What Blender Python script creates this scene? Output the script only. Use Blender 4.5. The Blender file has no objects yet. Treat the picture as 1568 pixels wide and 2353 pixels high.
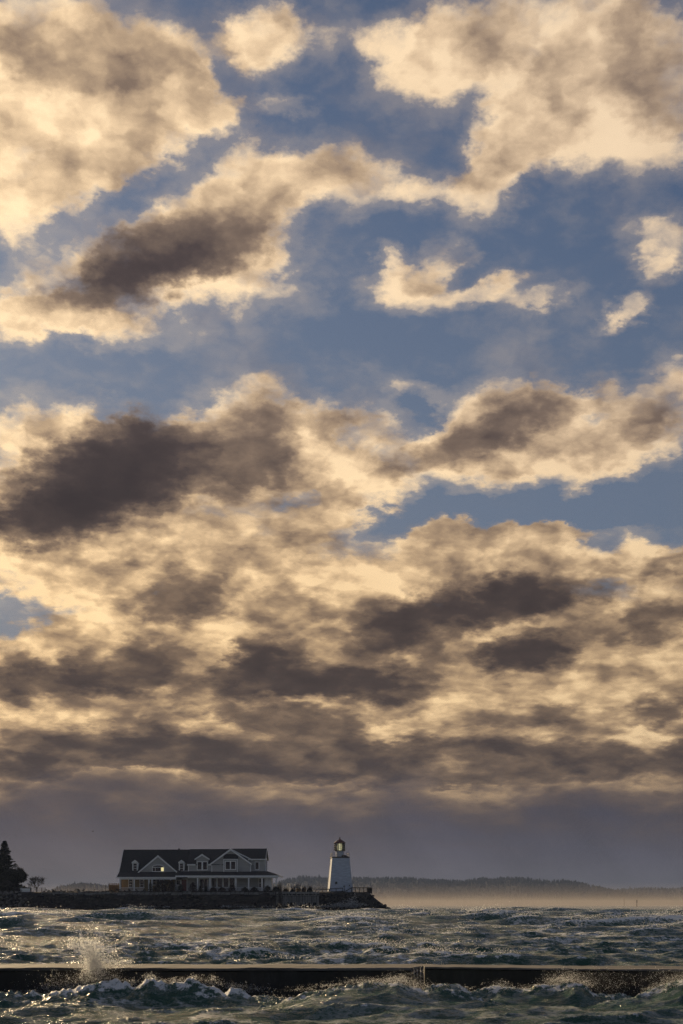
import bpy, bmesh, math, random
import numpy as np
from mathutils import Vector, Matrix, noise as mnoise

# ------------------------------------------------------------------ camera
scene = bpy.context.scene
C = scene.collection
F = 3287.0            # focal length in photo units (photo = 1568 units wide)
CAM_H = 1.5
HOR = 2077.0          # photo row of the horizon
cam_d = bpy.data.cameras.new('camera')
cam = bpy.data.objects.new('camera', cam_d)
C.objects.link(cam)
cam.location = (0, 0, CAM_H)
cam.rotation_euler = (math.radians(90), 0, 0)
cam_d.sensor_fit = 'HORIZONTAL'
cam_d.sensor_width = 36.0
cam_d.lens = F / 1568.0 * 36.0
cam_d.shift_y = (HOR - 1176.0) / 1568.0
cam_d.clip_start = 0.1
cam_d.clip_end = 60000.0
scene.camera = cam

SUN_AZ = math.radians(-28)     # from the view axis, negative = left
SUN_EL = math.radians(17)
SUN_DIR = Vector((math.sin(SUN_AZ) * math.cos(SUN_EL), math.cos(SUN_AZ) * math.cos(SUN_EL), math.sin(SUN_EL)))

# ------------------------------------------------------------------ world
world = bpy.data.worlds.new('World')
scene.world = world
world.use_nodes = True
wt = world.node_tree
wt.nodes.clear()


class S:
    """a float or vector socket with operators, for writing node graphs"""
    tree = None

    def __init__(self, sock):
        self.s = sock

    @staticmethod
    def put(sock, v):
        if isinstance(v, S):
            S.tree.links.new(v.s, sock)
        else:
            sock.default_value = v

    @staticmethod
    def m(op, *a, clamp=False):
        n = S.tree.nodes.new('ShaderNodeMath')
        n.operation = op
        n.use_clamp = clamp
        for i, v in enumerate(a):
            S.put(n.inputs[i], v)
        return S(n.outputs[0])

    def __add__(self, o): return S.m('ADD', self, o)
    __radd__ = __add__
    def __sub__(self, o): return S.m('SUBTRACT', self, o)
    def __rsub__(self, o): return S.m('SUBTRACT', o, self)
    def __mul__(self, o): return S.m('MULTIPLY', self, o)
    __rmul__ = __mul__
    def __truediv__(self, o): return S.m('DIVIDE', self, o)
    def __pow__(self, o): return S.m('POWER', self, o)
    def clamp(self): return S.m('ADD', self, 0.0, clamp=True)


def vm(op, a, b=None, out=0, scale=None):
    n = S.tree.nodes.new('ShaderNodeVectorMath')
    n.operation = op
    S.put(n.inputs[0], a)
    if b is not None:
        S.put(n.inputs[1], b)
    if scale is not None:
        S.put(n.inputs['Scale'], scale)
    return S(n.outputs['Value' if op in ('LENGTH', 'DOT_PRODUCT', 'DISTANCE') else 'Vector'])


def comb(x, y, z=0.0):
    n = S.tree.nodes.new('ShaderNodeCombineXYZ')
    for i, v in enumerate((x, y, z)):
        S.put(n.inputs[i], v)
    return S(n.outputs[0])


def sep(v):
    n = S.tree.nodes.new('ShaderNodeSeparateXYZ')
    S.put(n.inputs[0], v)
    return [S(o) for o in n.outputs]


def noise(vec, scale=1.0, detail=6.0, rough=0.55, lac=2.0, color=False, dist=0.0, kind='FBM'):
    n = S.tree.nodes.new('ShaderNodeTexNoise')
    n.noise_dimensions = '3D'
    n.noise_type = kind
    n.normalize = True
    S.put(n.inputs['Vector'], vec)
    S.put(n.inputs['Scale'], scale)
    S.put(n.inputs['Detail'], detail)
    S.put(n.inputs['Roughness'], rough)
    S.put(n.inputs['Lacunarity'], lac)
    S.put(n.inputs['Distortion'], dist)
    return S(n.outputs['Color' if color else 'Fac'])


def puffs(vec, scale, detail=2.0, rough=0.5):
    """rounded billows: inverted cell distance"""
    n = S.tree.nodes.new('ShaderNodeTexVoronoi')
    n.voronoi_dimensions = '3D'
    n.feature = 'F1'
    n.normalize = True
    S.put(n.inputs['Vector'], vec)
    S.put(n.inputs['Scale'], scale)
    S.put(n.inputs['Detail'], detail)
    S.put(n.inputs['Roughness'], rough)
    return 1.0 - S(n.outputs['Distance'])


def smooth(v, a, b, lo=0.0, hi=1.0, kind='SMOOTHSTEP'):
    n = S.tree.nodes.new('ShaderNodeMapRange')
    n.interpolation_type = kind
    n.clamp = True
    S.put(n.inputs[0], v)
    for i, x in enumerate((a, b, lo, hi)):
        S.put(n.inputs[1 + i], x)
    return S(n.outputs[0])


def mixc(fac, a, b, mode='MIX'):
    n = S.tree.nodes.new('ShaderNodeMix')
    n.data_type = 'RGBA'
    n.blend_type = mode
    S.put(n.inputs[0], fac)
    for sock, v in ((n.inputs[6], a), (n.inputs[7], b)):
        S.put(sock, v if isinstance(v, S) else (*v, 1.0) if len(v) == 3 else v)
    return S(n.outputs[2])


def ramp(v, stops, kind='LINEAR'):
    n = S.tree.nodes.new('ShaderNodeValToRGB')
    n.color_ramp.interpolation = kind
    els = n.color_ramp.elements
    while len(els) < len(stops):
        els.new(0.5)
    for e, (p, c) in zip(els, stops):
        e.position = p
        e.color = (*c, 1.0)
    S.put(n.inputs[0], v)
    return S(n.outputs[0])


S.tree = wt
SK = F / 1000.0       # sky units: 1 = 1000 photo units of arc
tc = wt.nodes.new('ShaderNodeTexCoord')
D = S(tc.outputs['Generated'])
dx, dy, dz = sep(D)
hr = S.m('SQRT', dx * dx + dy * dy + 1e-6)
az = S.m('ARCTAN2', dx, dy)
tt = dz / hr                                # tangent of elevation
tpos = S.m('MAXIMUM', tt, 0.0)
sX = az * SK
sY = S.m('MINIMUM', tt, 8.0) * SK
P2 = comb(sX, sY)
# seamless noise space: heights squeezed towards the horizon like a receding cloud deck
gy = S.m('LOGARITHM', S.m('MINIMUM', tpos, 4.0) + 0.2, math.e) * 2.5
P3 = comb(dx * SK, gy, dy * SK)
# domain warp
w1 = vm('SUBTRACT', noise(P3, 1.9, 5.0, 0.55, color=True), (0.5, 0.5, 0.5))
w2 = vm('SUBTRACT', noise(P3, 6.0, 5.0, 0.6, color=True), (0.5, 0.5, 0.5))
w3 = vm('SUBTRACT', noise(P3, 24.0, 5.0, 0.6, color=True), (0.5, 0.5, 0.5))
wq = vm('ADD', vm('MULTIPLY', w1, (0.11, 0.09, 0.0)), vm('ADD', vm('MULTIPLY', w2, (0.15, 0.13, 0.0)), vm('MULTIPLY', w3, (0.07, 0.06, 0.0))))
Q = sep(vm('ADD', P2, wq))[:2]
QT = sep(vm('ADD', P2, vm('MULTIPLY', wq, (1.15, 0.9, 0.0))))[:2]


def sky_pos(px, py):
    th = math.atan((px - 784.0) / F)
    return th * SK, (HOR - py) / F * math.cos(th) * SK


def blobs(space, lst, tot, box):
    """sum of the soft ellipses that reach this part of the sky; the running total rides
    along in z so the chain is evaluated in order"""
    qx, qy = space
    for (px, py, rx, ry, rot, w) in lst:
        x, y = sky_pos(px, py)
        rr = math.radians(rot)
        ex = 1.25e-3 * math.hypot(rx * math.cos(rr), ry * math.sin(rr)) + 0.22
        ey = 1.25e-3 * math.hypot(rx * math.sin(rr), ry * math.cos(rr)) + 0.20
        if x + ex < box[0] or x - ex > box[1] or y + ey < box[2] or y - ey > box[3]:
            continue
        n = S.tree.nodes.new('ShaderNodeMapping')
        n.vector_type = 'TEXTURE'
        S.put(n.inputs['Vector'], comb(qx, qy, tot))
        n.inputs['Location'].default_value = (x, y, 0)
        n.inputs['Rotation'].default_value = (0, 0, rr)
        n.inputs['Scale'].default_value = (rx / 1000.0, ry / 1000.0, 1e7)
        tot = tot + smooth(vm('LENGTH', S(n.outputs[0])), 0.25, 1.25, w, 0.0)
    return tot
# cloud masses where the photograph has them: x, y, half width, half height, tilt, weight
COVER = [
    (110, 110, 330, 200, 0, 1), (330, 210, 230, 140, -15, .9), (60, 340, 250, 190, 20, 1), (20, 500, 110, 95, 20, .8),
    (395, 130, 110, 90, 0, .5), (440, 235, 120, 75, -10, .6), (320, 330, 170, 85, 20, .6), (190, 410, 140, 80, 25, .5), (595, 70, 125, 85, 0, .95), (745, 85, 90, 60, 0, .35), (640, 235, 120, 36, -5, .6),
    (860, 70, 70, 55, 0, .45), (990, 130, 160, 125, 10, .9), (1240, 80, 320, 170, 0, 1), (1500, 170, 240, 220, 0, 1),
    (1180, 330, 130, 110, 30, .85), (1120, 435, 110, 90, 20, .75), (1320, 270, 220, 130, 0, .9), (1440, 370, 170, 80, 0, .35),
    (330, 610, 360, 130, 16, 1), (600, 420, 160, 130, 0, .95), (560, 620, 190, 120, 20, .8), (70, 725, 190, 62, 10, .8),
    (790, 410, 190, 95, -5, .8), (960, 440, 100, 60, 0, .6), (690, 690, 90, 50, 0, .35), (250, 745, 200, 45, 0, .5), (430, 480, 130, 80, 20, .5),
    (925, 655, 115, 75, 10, .85), (1080, 690, 150, 38, 12, .7), (1235, 695, 110, 32, 8, .55), (1020, 590, 55, 45, 0, .45), (895, 590, 40, 45, 0, .35), (1170, 650, 60, 30, 0, .3),
    (1550, 560, 110, 90, 0, .65), (1500, 615, 60, 60, 0, .45), (1450, 520, 70, 40, 0, .35), (1440, 712, 75, 32, 18, .75),
    (140, 1000, 250, 110, 0, 1), (350, 1000, 220, 95, 0, .8), (570, 970, 190, 120, 0, 1), (760, 985, 150, 90, 0, .9), (935, 890, 75, 40, 0, .5),
    (1160, 960, 210, 105, 8, 1), (1420, 925, 260, 80, 4, 1), (1560, 840, 70, 60, 0, .5), (1000, 1060, 260, 100, 10, .9), (1300, 1040, 260, 80, 3, .8),
    (180, 1150, 400, 130, 10, 1), (230, 1125, 300, 100, 8, .8), (600, 1090, 280, 130, 0, .9), (820, 1130, 160, 100, 0, .6),
    (300, 1260, 420, 110, 0, .8), (640, 1230, 220, 90, 0, .5), (1130, 1240, 190, 52, 0, .8), (1330, 1235, 170, 58, 0, .8), (1530, 1280, 170, 52, 0, .8), (980, 1250, 120, 60, 0, .6),
    (1250, 1300, 400, 60, 0, .6), (700, 1320, 400, 70, 0, .5), (1450, 1010, 200, 70, 8, .6),
]
HOLES = [
    (1240, 1165, 290, 42, 2, 1.3), (1500, 1150, 190, 58, 4, 1.2), (40, 1415, 140, 48, 10, .7), (690, 1135, 70, 30, 0, .5),
    (905, 1210, 75, 40, 0, .7), (740, 1280, 60, 25, 0, .4), (1385, 1250, 55, 40, 0, .5), (560, 1440, 90, 25, 0, .35), (330, 1235, 60, 25, 0, .3),
    (1360, 945, 50, 25, 0, .45), (960, 930, 40, 35, 0, .5), (800, 1010, 50, 35, 0, .35), (470, 1170, 80, 25, 0, .25),
]
DARK = [
    (370, 585, 270, 85, 14, .75), (330, 640, 260, 60, 12, .5), (620, 480, 120, 70, 0, .14), (80, 100, 200, 70, 0, .22), (190, 170, 230, 50, 8, .2),
    (230, 230, 230, 90, 0, .1),
    (120, 1185, 175, 75, 10, 1.0), (290, 1060, 210, 125, 20, 1.0), (200, 1110, 230, 100, 15, .5), (540, 1040, 150, 130, 10, .30), (640, 950, 80, 70, 0, .08), (430, 1110, 200, 55, 10, .30),
    (1060, 1020, 250, 52, 20, .36), (1210, 930, 120, 50, 15, .10), (780, 1130, 120, 50, 0, .15),
    (430, 1370, 130, 62, 10, .65), (320, 1330, 130, 60, 20, .35), (690, 1390, 220, 50, 0, .25),
    (960, 1425, 200, 70, 12, 1.0), (1190, 1372, 135, 58, 10, .95), (1420, 1325, 230, 42, 15, .45), (1230, 1485, 120, 52, 4, .95),
    (1420, 1440, 100, 35, 0, .35), (1540, 1420, 110, 60, 0, .5), (1090, 1490, 170, 40, 0, .25), (1130, 1330, 250, 80, 10, .12),
    (560, 1570, 190, 75, 12, .9), (575, 1500, 60, 55, 0, .6), (820, 1572, 210, 55, 0, .95), (300, 1520, 170, 65, 10, .6), (130, 1560, 210, 45, 5, .4), (20, 1560, 90, 60, 0, .4),
    (640, 1660, 230, 36, 0, .5), (300, 1715, 320, 62, -4, .75), (60, 1770, 220, 45, 0, .6), (1120, 1730, 320, 38, 0, .5), (1370, 1770, 200, 40, 0, .45),
    (1490, 1640, 110, 34, 10, .4), (760, 1730, 260, 66, 0, .6), (1240, 1650, 180, 30, 0, .35), (1540, 1720, 90, 30, 0, .5), (950, 1790, 300, 40, 0, .5), (500, 1780, 260, 40, 0, .4),
]
LIGHT = [
    (300, 1792, 170, 26, 4, .4), (750, 1803, 100, 24, 6, .4), (1075, 1822, 70, 20, 0, .25), (900, 1680, 110, 30, 10, .35), (1470, 1700, 110, 60, 0, .3),
    (70, 1660, 200, 40, 0, .25), (640, 1610, 260, 20, 0, .25), (470, 1660, 90, 30, 0, .25),
]
CLOUD_RAMP = [(0.0, (.030, .026, .031)), (0.18, (.068, .054, .055)), (0.40, (.205, .154, .120)),
              (0.62, (.48, .360, .240)), (0.82, (.76, .58, .375)), (1.0, (1.06, .84, .545))]
neg = lambda l: [(*b[:5], -b[5]) for b in l]
inframe = smooth(S.m('ABSOLUTE', sX), 0.85, 1.35, 1.0, 0.0) * smooth(sY, 2.1, 2.7, 1.0, 0.0)
outside = 1.0 - inframe
high = smooth(sY, 0.7, 1.4)
n_big = noise(P3, 1.25, 2.0, 0.5)
pm = vm('ADD', P3, vm('SCALE', w1, scale=0.25))
pb = vm('ADD', P3, vm('ADD', vm('SCALE', w2, scale=0.10), vm('SCALE', w3, scale=0.03)))
n_mid = noise(pm, 4.2, 9.0, 0.58)
n_bil = noise(pb, 9.0, 8.0, 0.60)
n_puf = puffs(pb, 5.5)
n_fine = puffs(pb, 15.0, 1.5, 0.55)
n_puf2 = puffs(vm('ADD', pb, (-0.03, -0.02, 0)), 5.5)
# the same fields a little nearer the sun: the difference is the lit relief
ps = vm('ADD', pm, vm('SCALE', w3, scale=0.02))
n_soft = noise(ps, 4.6, 4.0, 0.52)
n_soft2 = noise(vm('ADD', ps, (-0.045, -0.03, 0.0)), 4.6, 4.0, 0.52)
relief = (n_soft - n_soft2) * 1.5 + (n_puf - n_puf2) * 0.8
ragged = (n_mid - 0.5) * 1.35 + (n_bil - 0.5) * 0.7 + (n_puf - 0.66) * 0.95 + (n_fine - 0.66) * 0.55
# unbroken deck low down, scattered masses beyond the frame
deck = smooth(sY, 0.88, 0.62, 0.0, 1.25) + smooth(sY, 0.5, 0.3, 0.0, 1.0)
stray = smooth(n_big, 0.40, 0.62, -0.25, 0.80) * outside
cov_base = deck + stray - 0.06 + ragged
cs = vm('DOT_PRODUCT', vm('NORMALIZE', D), tuple(SUN_DIR))
backlit = smooth(cs, -0.35, 0.55)          # away from the sun the clouds show their lit side
thick_out = smooth(noise(P3, 2.6, 3.0, 0.5), 0.48, 0.72, 0.0, 0.8) * outside * backlit
mid_low = smooth(sY, 1.15, 0.25, 0.02, 0.25)
thick_base = thick_out + mid_low + (n_soft - 0.5) * (1.15 - high * 0.45) + (n_mid - 0.5) * 0.45 + (n_bil - 0.5) * 0.42 - (n_fine - 0.62) * (0.75 - high * 0.30) - relief * (1.5 - high * 0.55)
sYw = sY + (n_soft - 0.5) * 0.24 + (n_mid - 0.5) * 0.14 + (n_bil - 0.5) * 0.05
low_dark = smooth(sYw, 0.38, 0.17, 0.0, 1.0) * (0.35 + backlit * 0.65) + (n_mid - 0.5) * 0.35
near_sun = smooth(cs, 0.52, 0.99, 0.0, 1.0, 'LINEAR')
gain = 0.47 + near_sun * 0.62
golden = smooth(sY, 1.3, 0.5)              # light through more air lower down is yellower
warm = vm('SCALE', mixc(near_sun, mixc(backlit, (0.60, 0.84, 1.45), mixc(golden, (0.98, 0.98, 1.16), (1.02, 0.945, 0.87))), mixc(golden, (1.06, 1.0, 0.93), (1.06, 0.945, 0.77))), scale=gain)
# rain veil under the deck, paler towards the horizon where light leaks in
veil = smooth(sYw, 0.34, 0.10, 0.0, 0.93)
vl = smooth(sY, 0.24, 0.0)
side = smooth(dx / hr * SK, -0.9, 0.75)
vcol = mixc(vl, mixc(side, (.070, .063, .084), (.042, .045, .074)), mixc(side, (.175, .140, .135), (.100, .094, .122)))
shaft = noise(comb(sX * 3.0 + sY * 2.2, sX * 0.25 - sY * 0.35, 0.0), 1.6, 4.0, 0.5)      # slanting rain and light shafts
vcol = vm('SCALE', vcol, scale=0.12 + n_mid * 0.60 + shaft * 1.16)
# clear sky
sky = wt.nodes.new('ShaderNodeTexSky')
sky.sky_type = 'NISHITA'
sky.sun_disc = False
sky.sun_elevation = SUN_EL
sky.sun_rotation = SUN_AZ
sky.altitude = 0
sky.air_density = 1.0
sky.dust_density = 0.6
sky.ozone_density = 3.0
blue = mixc(1.0, vm('SCALE', S(sky.outputs[0]), scale=0.048), (0.70, 0.76, 0.86), 'MULTIPLY')
blue = mixc((smooth(sY, 1.9, 0.6, 0.0, 0.5) + near_sun * 0.2 + (n_soft - 0.45) * 0.35 * smooth(n_big, 0.35, 0.65)).clamp(), blue, (.155, .172, .208))


below = smooth(tt, -0.02, -0.10)              # sea under the horizon, where no water is built
core_w = 0.30 - high * 0.20
turn = 1.0 - high * 0.42
shared = dict(below=below, turn=turn, core=core_w, qx=Q[0], qy=Q[1], tx=QT[0], ty=QT[1], inframe=inframe, cov_base=cov_base, thick_base=thick_base,
              low_dark=low_dark, veil=veil, warm=warm, vcol=vcol, blue=blue)


def sky_part(box):
    """one window of the sky as a node group: only its own cloud masses are evaluated there"""
    g = bpy.data.node_groups.new('sky_window', 'ShaderNodeTree')
    for k in shared:
        g.interface.new_socket(k, in_out='INPUT', socket_type='NodeSocketColor' if k in ('warm', 'vcol', 'blue') else 'NodeSocketFloat')
    g.interface.new_socket('Shader', in_out='OUTPUT', socket_type='NodeSocketShader')
    S.tree = g
    gi = g.nodes.new('NodeGroupInput')
    v = {k: S(gi.outputs[k]) for k in shared}
    dens, thick = v['cov_base'], v['thick_base']
    if box:
        cover = blobs((v['qx'], v['qy']), COVER + neg(HOLES), v['qx'] * 0.0, box) * v['inframe']
        shade = blobs((v['qx'] - 0.085, v['qy'] - 0.045), COVER + neg(HOLES), cover * 0.0, box) * v['inframe'] - cover   # cloud between this point and the sun
        dark = blobs((v['tx'], v['ty']), DARK + neg(LIGHT), cover * 0.0, box)
        dens, thick = S.m('MINIMUM', cover, 2.0) + dens, dark * v['inframe'] + thick + smooth(cover, 0.45, 1.9) * v['core'] + smooth(shade, -0.8, 0.8, -0.24, 0.24) * v['turn']
    alpha = S.m('MAXIMUM', smooth(dens, 0.22, 1.00), smooth(dens, -0.2, 0.5, 0.0, 0.16))
    thick = S.m('MAXIMUM', thick + smooth(dens, 0.40, 1.30, 0.02, 0.20), v['low_dark'])
    lit = S.m('EXPONENT', S.m('SMOOTH_MAX', thick, 0.0, 0.3) * -1.42)
    ccol = ramp(lit, CLOUD_RAMP)
    ccol = mixc(v['veil'], mixc(1.0, ccol, v['warm'], 'MULTIPLY'), v['vcol'])
    bg = g.nodes.new('ShaderNodeBackground')
    col = mixc(alpha, v['blue'], ccol)
    S.put(bg.inputs['Color'], mixc(v['below'], col, (.030, .038, .040)))
    go = g.nodes.new('NodeGroupOutput')
    g.links.new(bg.outputs[0], go.inputs[0])
    S.tree = wt
    n = wt.nodes.new('ShaderNodeGroup')
    n.node_tree = g
    for k, s in shared.items():
        S.put(n.inputs[k], s)
    return n.outputs[0]


def choose(v, at, below, above):
    n = wt.nodes.new('ShaderNodeMixShader')
    S.put(n.inputs[0], S.m('GREATER_THAN', v, at))
    wt.links.new(below, n.inputs[1])
    wt.links.new(above, n.inputs[2])
    return n.outputs[0]


def split(v, edges, make):
    """binary choice between the strips of the sky, so only the masses of one strip are evaluated"""
    if len(edges) == 2:
        return make(edges[0], edges[1])
    k = len(edges) // 2
    return choose(v, edges[k], split(v, edges[:k + 1], make), split(v, edges[k:], make))


def columns(y0, y1):
    return split(sX, [-1.36, -0.48, 0.0, 0.42, 1.36], lambda x0, x1: sky_part((x0, x1, y0, y1)))


core = split(sY, [-0.3, 0.36, 0.60, 0.90, 1.20, 1.5, 1.9, 2.7], columns)
beyond = sky_part(None)
mx = wt.nodes.new('ShaderNodeMixShader')
S.put(mx.inputs[0], S.m('GREATER_THAN', inframe, 0.0))
wt.links.new(beyond, mx.inputs[1])
wt.links.new(core, mx.inputs[2])
wo = wt.nodes.new('ShaderNodeOutputWorld')
wt.links.new(mx.outputs[0], wo.inputs[0])
world.cycles.sampling_method = 'MANUAL'
world.cycles.sample_map_resolution = 512

# ------------------------------------------------------------------ sun, exposure
sun_d = bpy.data.lights.new('sun', 'SUN')
sun_d.energy = 4.6
sun_d.angle = math.radians(0.6)
sun_d.color = (1.0, 0.74, 0.42)
sun = bpy.data.objects.new('sun', sun_d)
C.objects.link(sun)
sun.rotation_euler = SUN_DIR.to_track_quat('Z', 'Y').to_euler()
sun.location = (-60, 40, 60)
vs = scene.view_settings
vs.view_transform = 'Standard'
vs.look = 'None'
vs.exposure = 0.15
vs.gamma = 1.0
vs.use_curve_mapping = False
scene.display_settings.display_device = 'sRGB'
scene.cycles.use_denoising = True
scene.cycles.denoising_prefilter = 'NONE'
scene.cycles.sample_clamp_direct = 110.0
scene.cycles.max_bounces = 6
scene.cycles.use_adaptive_sampling = True
scene.cycles.adaptive_threshold = 0.004
scene.cycles.volume_bounces = 0
# ------------------------------------------------------------------ helpers
rng = random.Random(7)
nrng = np.random.default_rng(11)
MATS = {}


def mat(name, c1, c2=None, scale=3.0, rough=0.8, bump=0.0, stretch=(1, 1, 1), metallic=0.0, spec=0.5, trans=0.0, emit=None, bscale=None, lo=.35, hi=.65):
    """procedural surface: two colours mottled by noise, optional relief"""
    if name in MATS:
        return MATS[name]
    m = bpy.data.materials.new(name)
    m.use_nodes = True
    t = m.node_tree
    t.nodes.clear()
    S.tree = t
    p = t.nodes.new('ShaderNodeBsdfPrincipled')
    o = t.nodes.new('ShaderNodeOutputMaterial')
    tcn = t.nodes.new('ShaderNodeTexCoord')
    co = vm('MULTIPLY', S(tcn.outputs['Object']), stretch)
    nz = noise(co, scale, 6.0, 0.6)
    col = mixc(smooth(nz, lo, hi), c1, c2 or tuple(x * 0.7 for x in c1))
    S.put(p.inputs['Base Color'], col)
    p.inputs['Roughness'].default_value = rough
    p.inputs['Metallic'].default_value = metallic
    p.inputs['Specular IOR Level'].default_value = spec
    if emit:
        p.inputs['Emission Color'].default_value = (*emit[0], 1)
        p.inputs['Emission Strength'].default_value = emit[1]
    if bump:
        b = t.nodes.new('ShaderNodeBump')
        b.inputs['Strength'].default_value = 1.0
        b.inputs['Distance'].default_value = bump
        S.put(b.inputs['Height'], noise(co, bscale or scale * 2.5, 5.0, 0.6))
        t.links.new(b.outputs[0], p.inputs['Normal'])
    out = p.outputs[0]
    if trans:
        tr = t.nodes.new('ShaderNodeBsdfTranslucent')
        S.put(tr.inputs[0], col)
        mx_ = t.nodes.new('ShaderNodeMixShader')
        mx_.inputs[0].default_value = trans
        t.links.new(out, mx_.inputs[1])
        t.links.new(tr.outputs[0], mx_.inputs[2])
        out = mx_.outputs[0]
    t.links.new(out, o.inputs[0])
    MATS[name] = m
    return m


class MB:
    """collects shapes into one mesh"""
    def __init__(self):
        self.v, self.f = [], []

    def add(self, vs, fs):
        b = len(self.v)
        self.v += [tuple(p) for p in vs]
        self.f += [tuple(i + b for i in f) for f in fs]
        return self

    def box(self, x0, x1, y0, y1, z0, z1):
        return self.add([(x0, y0, z0), (x1, y0, z0), (x1, y1, z0), (x0, y1, z0), (x0, y0, z1), (x1, y0, z1), (x1, y1, z1), (x0, y1, z1)],
                        [(0, 3, 2, 1), (4, 5, 6, 7), (0, 1, 5, 4), (1, 2, 6, 5), (2, 3, 7, 6), (3, 0, 4, 7)])

    def prism(self, poly, a, b, axis):
        """polygon extruded along axis ('x': poly is (y,z); 'y': poly is (x,z); 'z': poly is (x,y)) from a to b"""
        def put(p, t):
            return {'x': (t, p[0], p[1]), 'y': (p[0], t, p[1]), 'z': (p[0], p[1], t)}[axis]
        n = len(poly)
        vs = [put(p, a) for p in poly] + [put(p, b) for p in poly]
        fs = [tuple(range(n)), tuple(range(2 * n - 1, n - 1, -1))] + [(i, i + n, (i + 1) % n + n, (i + 1) % n) for i in range(n)]
        return self.add(vs, fs)

    def bar(self, p, q, w, h=None):
        """square bar from p to q"""
        p, q = Vector(p), Vector(q)
        d = (q - p).normalized()
        up = Vector((0, 0, 1)) if abs(d.z) < 0.95 else Vector((0, 1, 0))
        s = d.cross(up).normalized() * w / 2
        u = s.cross(d).normalized() * (h or w) / 2
        vs = [p - s - u, p + s - u, p + s + u, p - s + u, q - s - u, q + s - u, q + s + u, q - s + u]
        return self.add(vs, [(0, 3, 2, 1), (4, 5, 6, 7), (0, 1, 5, 4), (1, 2, 6, 5), (2, 3, 7, 6), (3, 0, 4, 7)])

    def tube(self, pts, rads, n=6):
        b0 = []
        vs, fs = [], []
        for i, (p, r) in enumerate(zip(pts, rads)):
            p = Vector(p)
            d = (Vector(pts[min(i + 1, len(pts) - 1)]) - Vector(pts[max(i - 1, 0)])).normalized()
            a = d.cross(Vector((0.3, 0.9, 0.2))).normalized()
            c = d.cross(a)
            for k in range(n):
                t = 2 * math.pi * k / n
                vs.append(p + (a * math.cos(t) + c * math.sin(t)) * r)
        for i in range(len(pts) - 1):
            for k in range(n):
                fs.append((i * n + k, i * n + (k + 1) % n, (i + 1) * n + (k + 1) % n, (i + 1) * n + k))
        fs.append(tuple(range(n - 1, -1, -1)))
        fs.append(tuple((len(pts) - 1) * n + k for k in range(n)))
        return self.add(vs, fs)

    def ring(self, prof, n, rot=0.0, cx=0.0, cy=0.0):
        """lathe of (r, z) profile with n sides"""
        vs, fs = [], []
        for r, z in prof:
            for k in range(n):
                t = rot + 2 * math.pi * k / n
                vs.append((cx + r * math.cos(t), cy + r * math.sin(t), z))
        for i in range(len(prof) - 1):
            for k in range(n):
                fs.append((i * n + k, i * n + (k + 1) % n, (i + 1) * n + (k + 1) % n, (i + 1) * n + k))
        fs.append(tuple(range(n - 1, -1, -1)))
        fs.append(tuple((len(prof) - 1) * n + k for k in range(n)))
        return self.add(vs, fs)

    def mesh(self, name, m):
        me = bpy.data.meshes.new(name)
        me.from_pydata(self.v, [], self.f)
        me.materials.append(m)
        me.update()
        bm = bmesh.new()
        bm.from_mesh(me)
        bmesh.ops.recalc_face_normals(bm, faces=bm.faces)
        bm.to_mesh(me)
        bm.free()
        return me

    def build(self, name, m, parent=None, smooth_=False):
        me = self.mesh(name, m)
        if smooth_:
            me.polygons.foreach_set('use_smooth', [True] * len(me.polygons))
        return put(name, me, parent)


def put(name, me, parent=None):
    o = bpy.data.objects.new(name, me)
    C.objects.link(o)
    if parent is not None:
        o.parent = parent
    return o


def tag(o, label=None, cat=None, group=None, kind=None):
    for k, v in (('label', label), ('category', cat), ('group', group), ('kind', kind)):
        if v:
            o[k] = v
    return o


def thing(name, loc, label, cat, group=None, rz=0.0):
    o = bpy.data.objects.new(name, None)
    C.objects.link(o)
    o.location = loc
    o.rotation_euler = (0, 0, rz)
    return tag(o, label, cat, group)


def np_mesh(name, V, Q4, m, smooth_=True):
    """mesh from numpy arrays of vertices and quads (or tris)"""
    me = bpy.data.meshes.new(name)
    k = Q4.shape[1]
    me.vertices.add(len(V))
    me.vertices.foreach_set('co', V.astype(np.float32).ravel())
    me.loops.add(Q4.size)
    me.loops.foreach_set('vertex_index', Q4.astype(np.int32).ravel())
    me.polygons.add(len(Q4))
    me.polygons.foreach_set('loop_start', np.arange(0, Q4.size, k, dtype=np.int32))
    me.polygons.foreach_set('use_smooth', np.full(len(Q4), smooth_))
    me.materials.append(m)
    me.update(calc_edges=True)
    return me


def wx(px, Y): return (px - 784.0) / F * Y
def wz(py, Y): return CAM_H + (HOR - py) / F * Y


def sstep(a, b, x):
    t = np.clip((x - a) / (b - a), 0, 1)
    return t * t * (3 - 2 * t)


_perm = nrng.permutation(512)
_grad = nrng.random(512) * 2 - 1


def vnoise(x, y):
    """smooth value noise, numpy"""
    xi, yi = np.floor(x).astype(int), np.floor(y).astype(int)
    fx, fy = x - xi, y - yi
    fx, fy = fx * fx * (3 - 2 * fx), fy * fy * (3 - 2 * fy)
    h = lambda a, b: _grad[_perm[(a + _perm[b % 512]) % 512]]
    return (h(xi, yi) * (1 - fx) + h(xi + 1, yi) * fx) * (1 - fy) + (h(xi, yi + 1) * (1 - fx) + h(xi + 1, yi + 1) * fx) * fy


def fnoise(x, y, o=4):
    s, a = 0.0, 1.0
    for k in range(o):
        s = s + a * vnoise(x * 2 ** k + 17.3 * k, y * 2 ** k + 5.1 * k)
        a *= 0.5
    return s
# ------------------------------------------------------------------ sea
def spaced(a, b, ratio):
    n = max(2, int(math.log(b / a) / ratio))
    return np.geomspace(a, b, n, endpoint=False)


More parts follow.
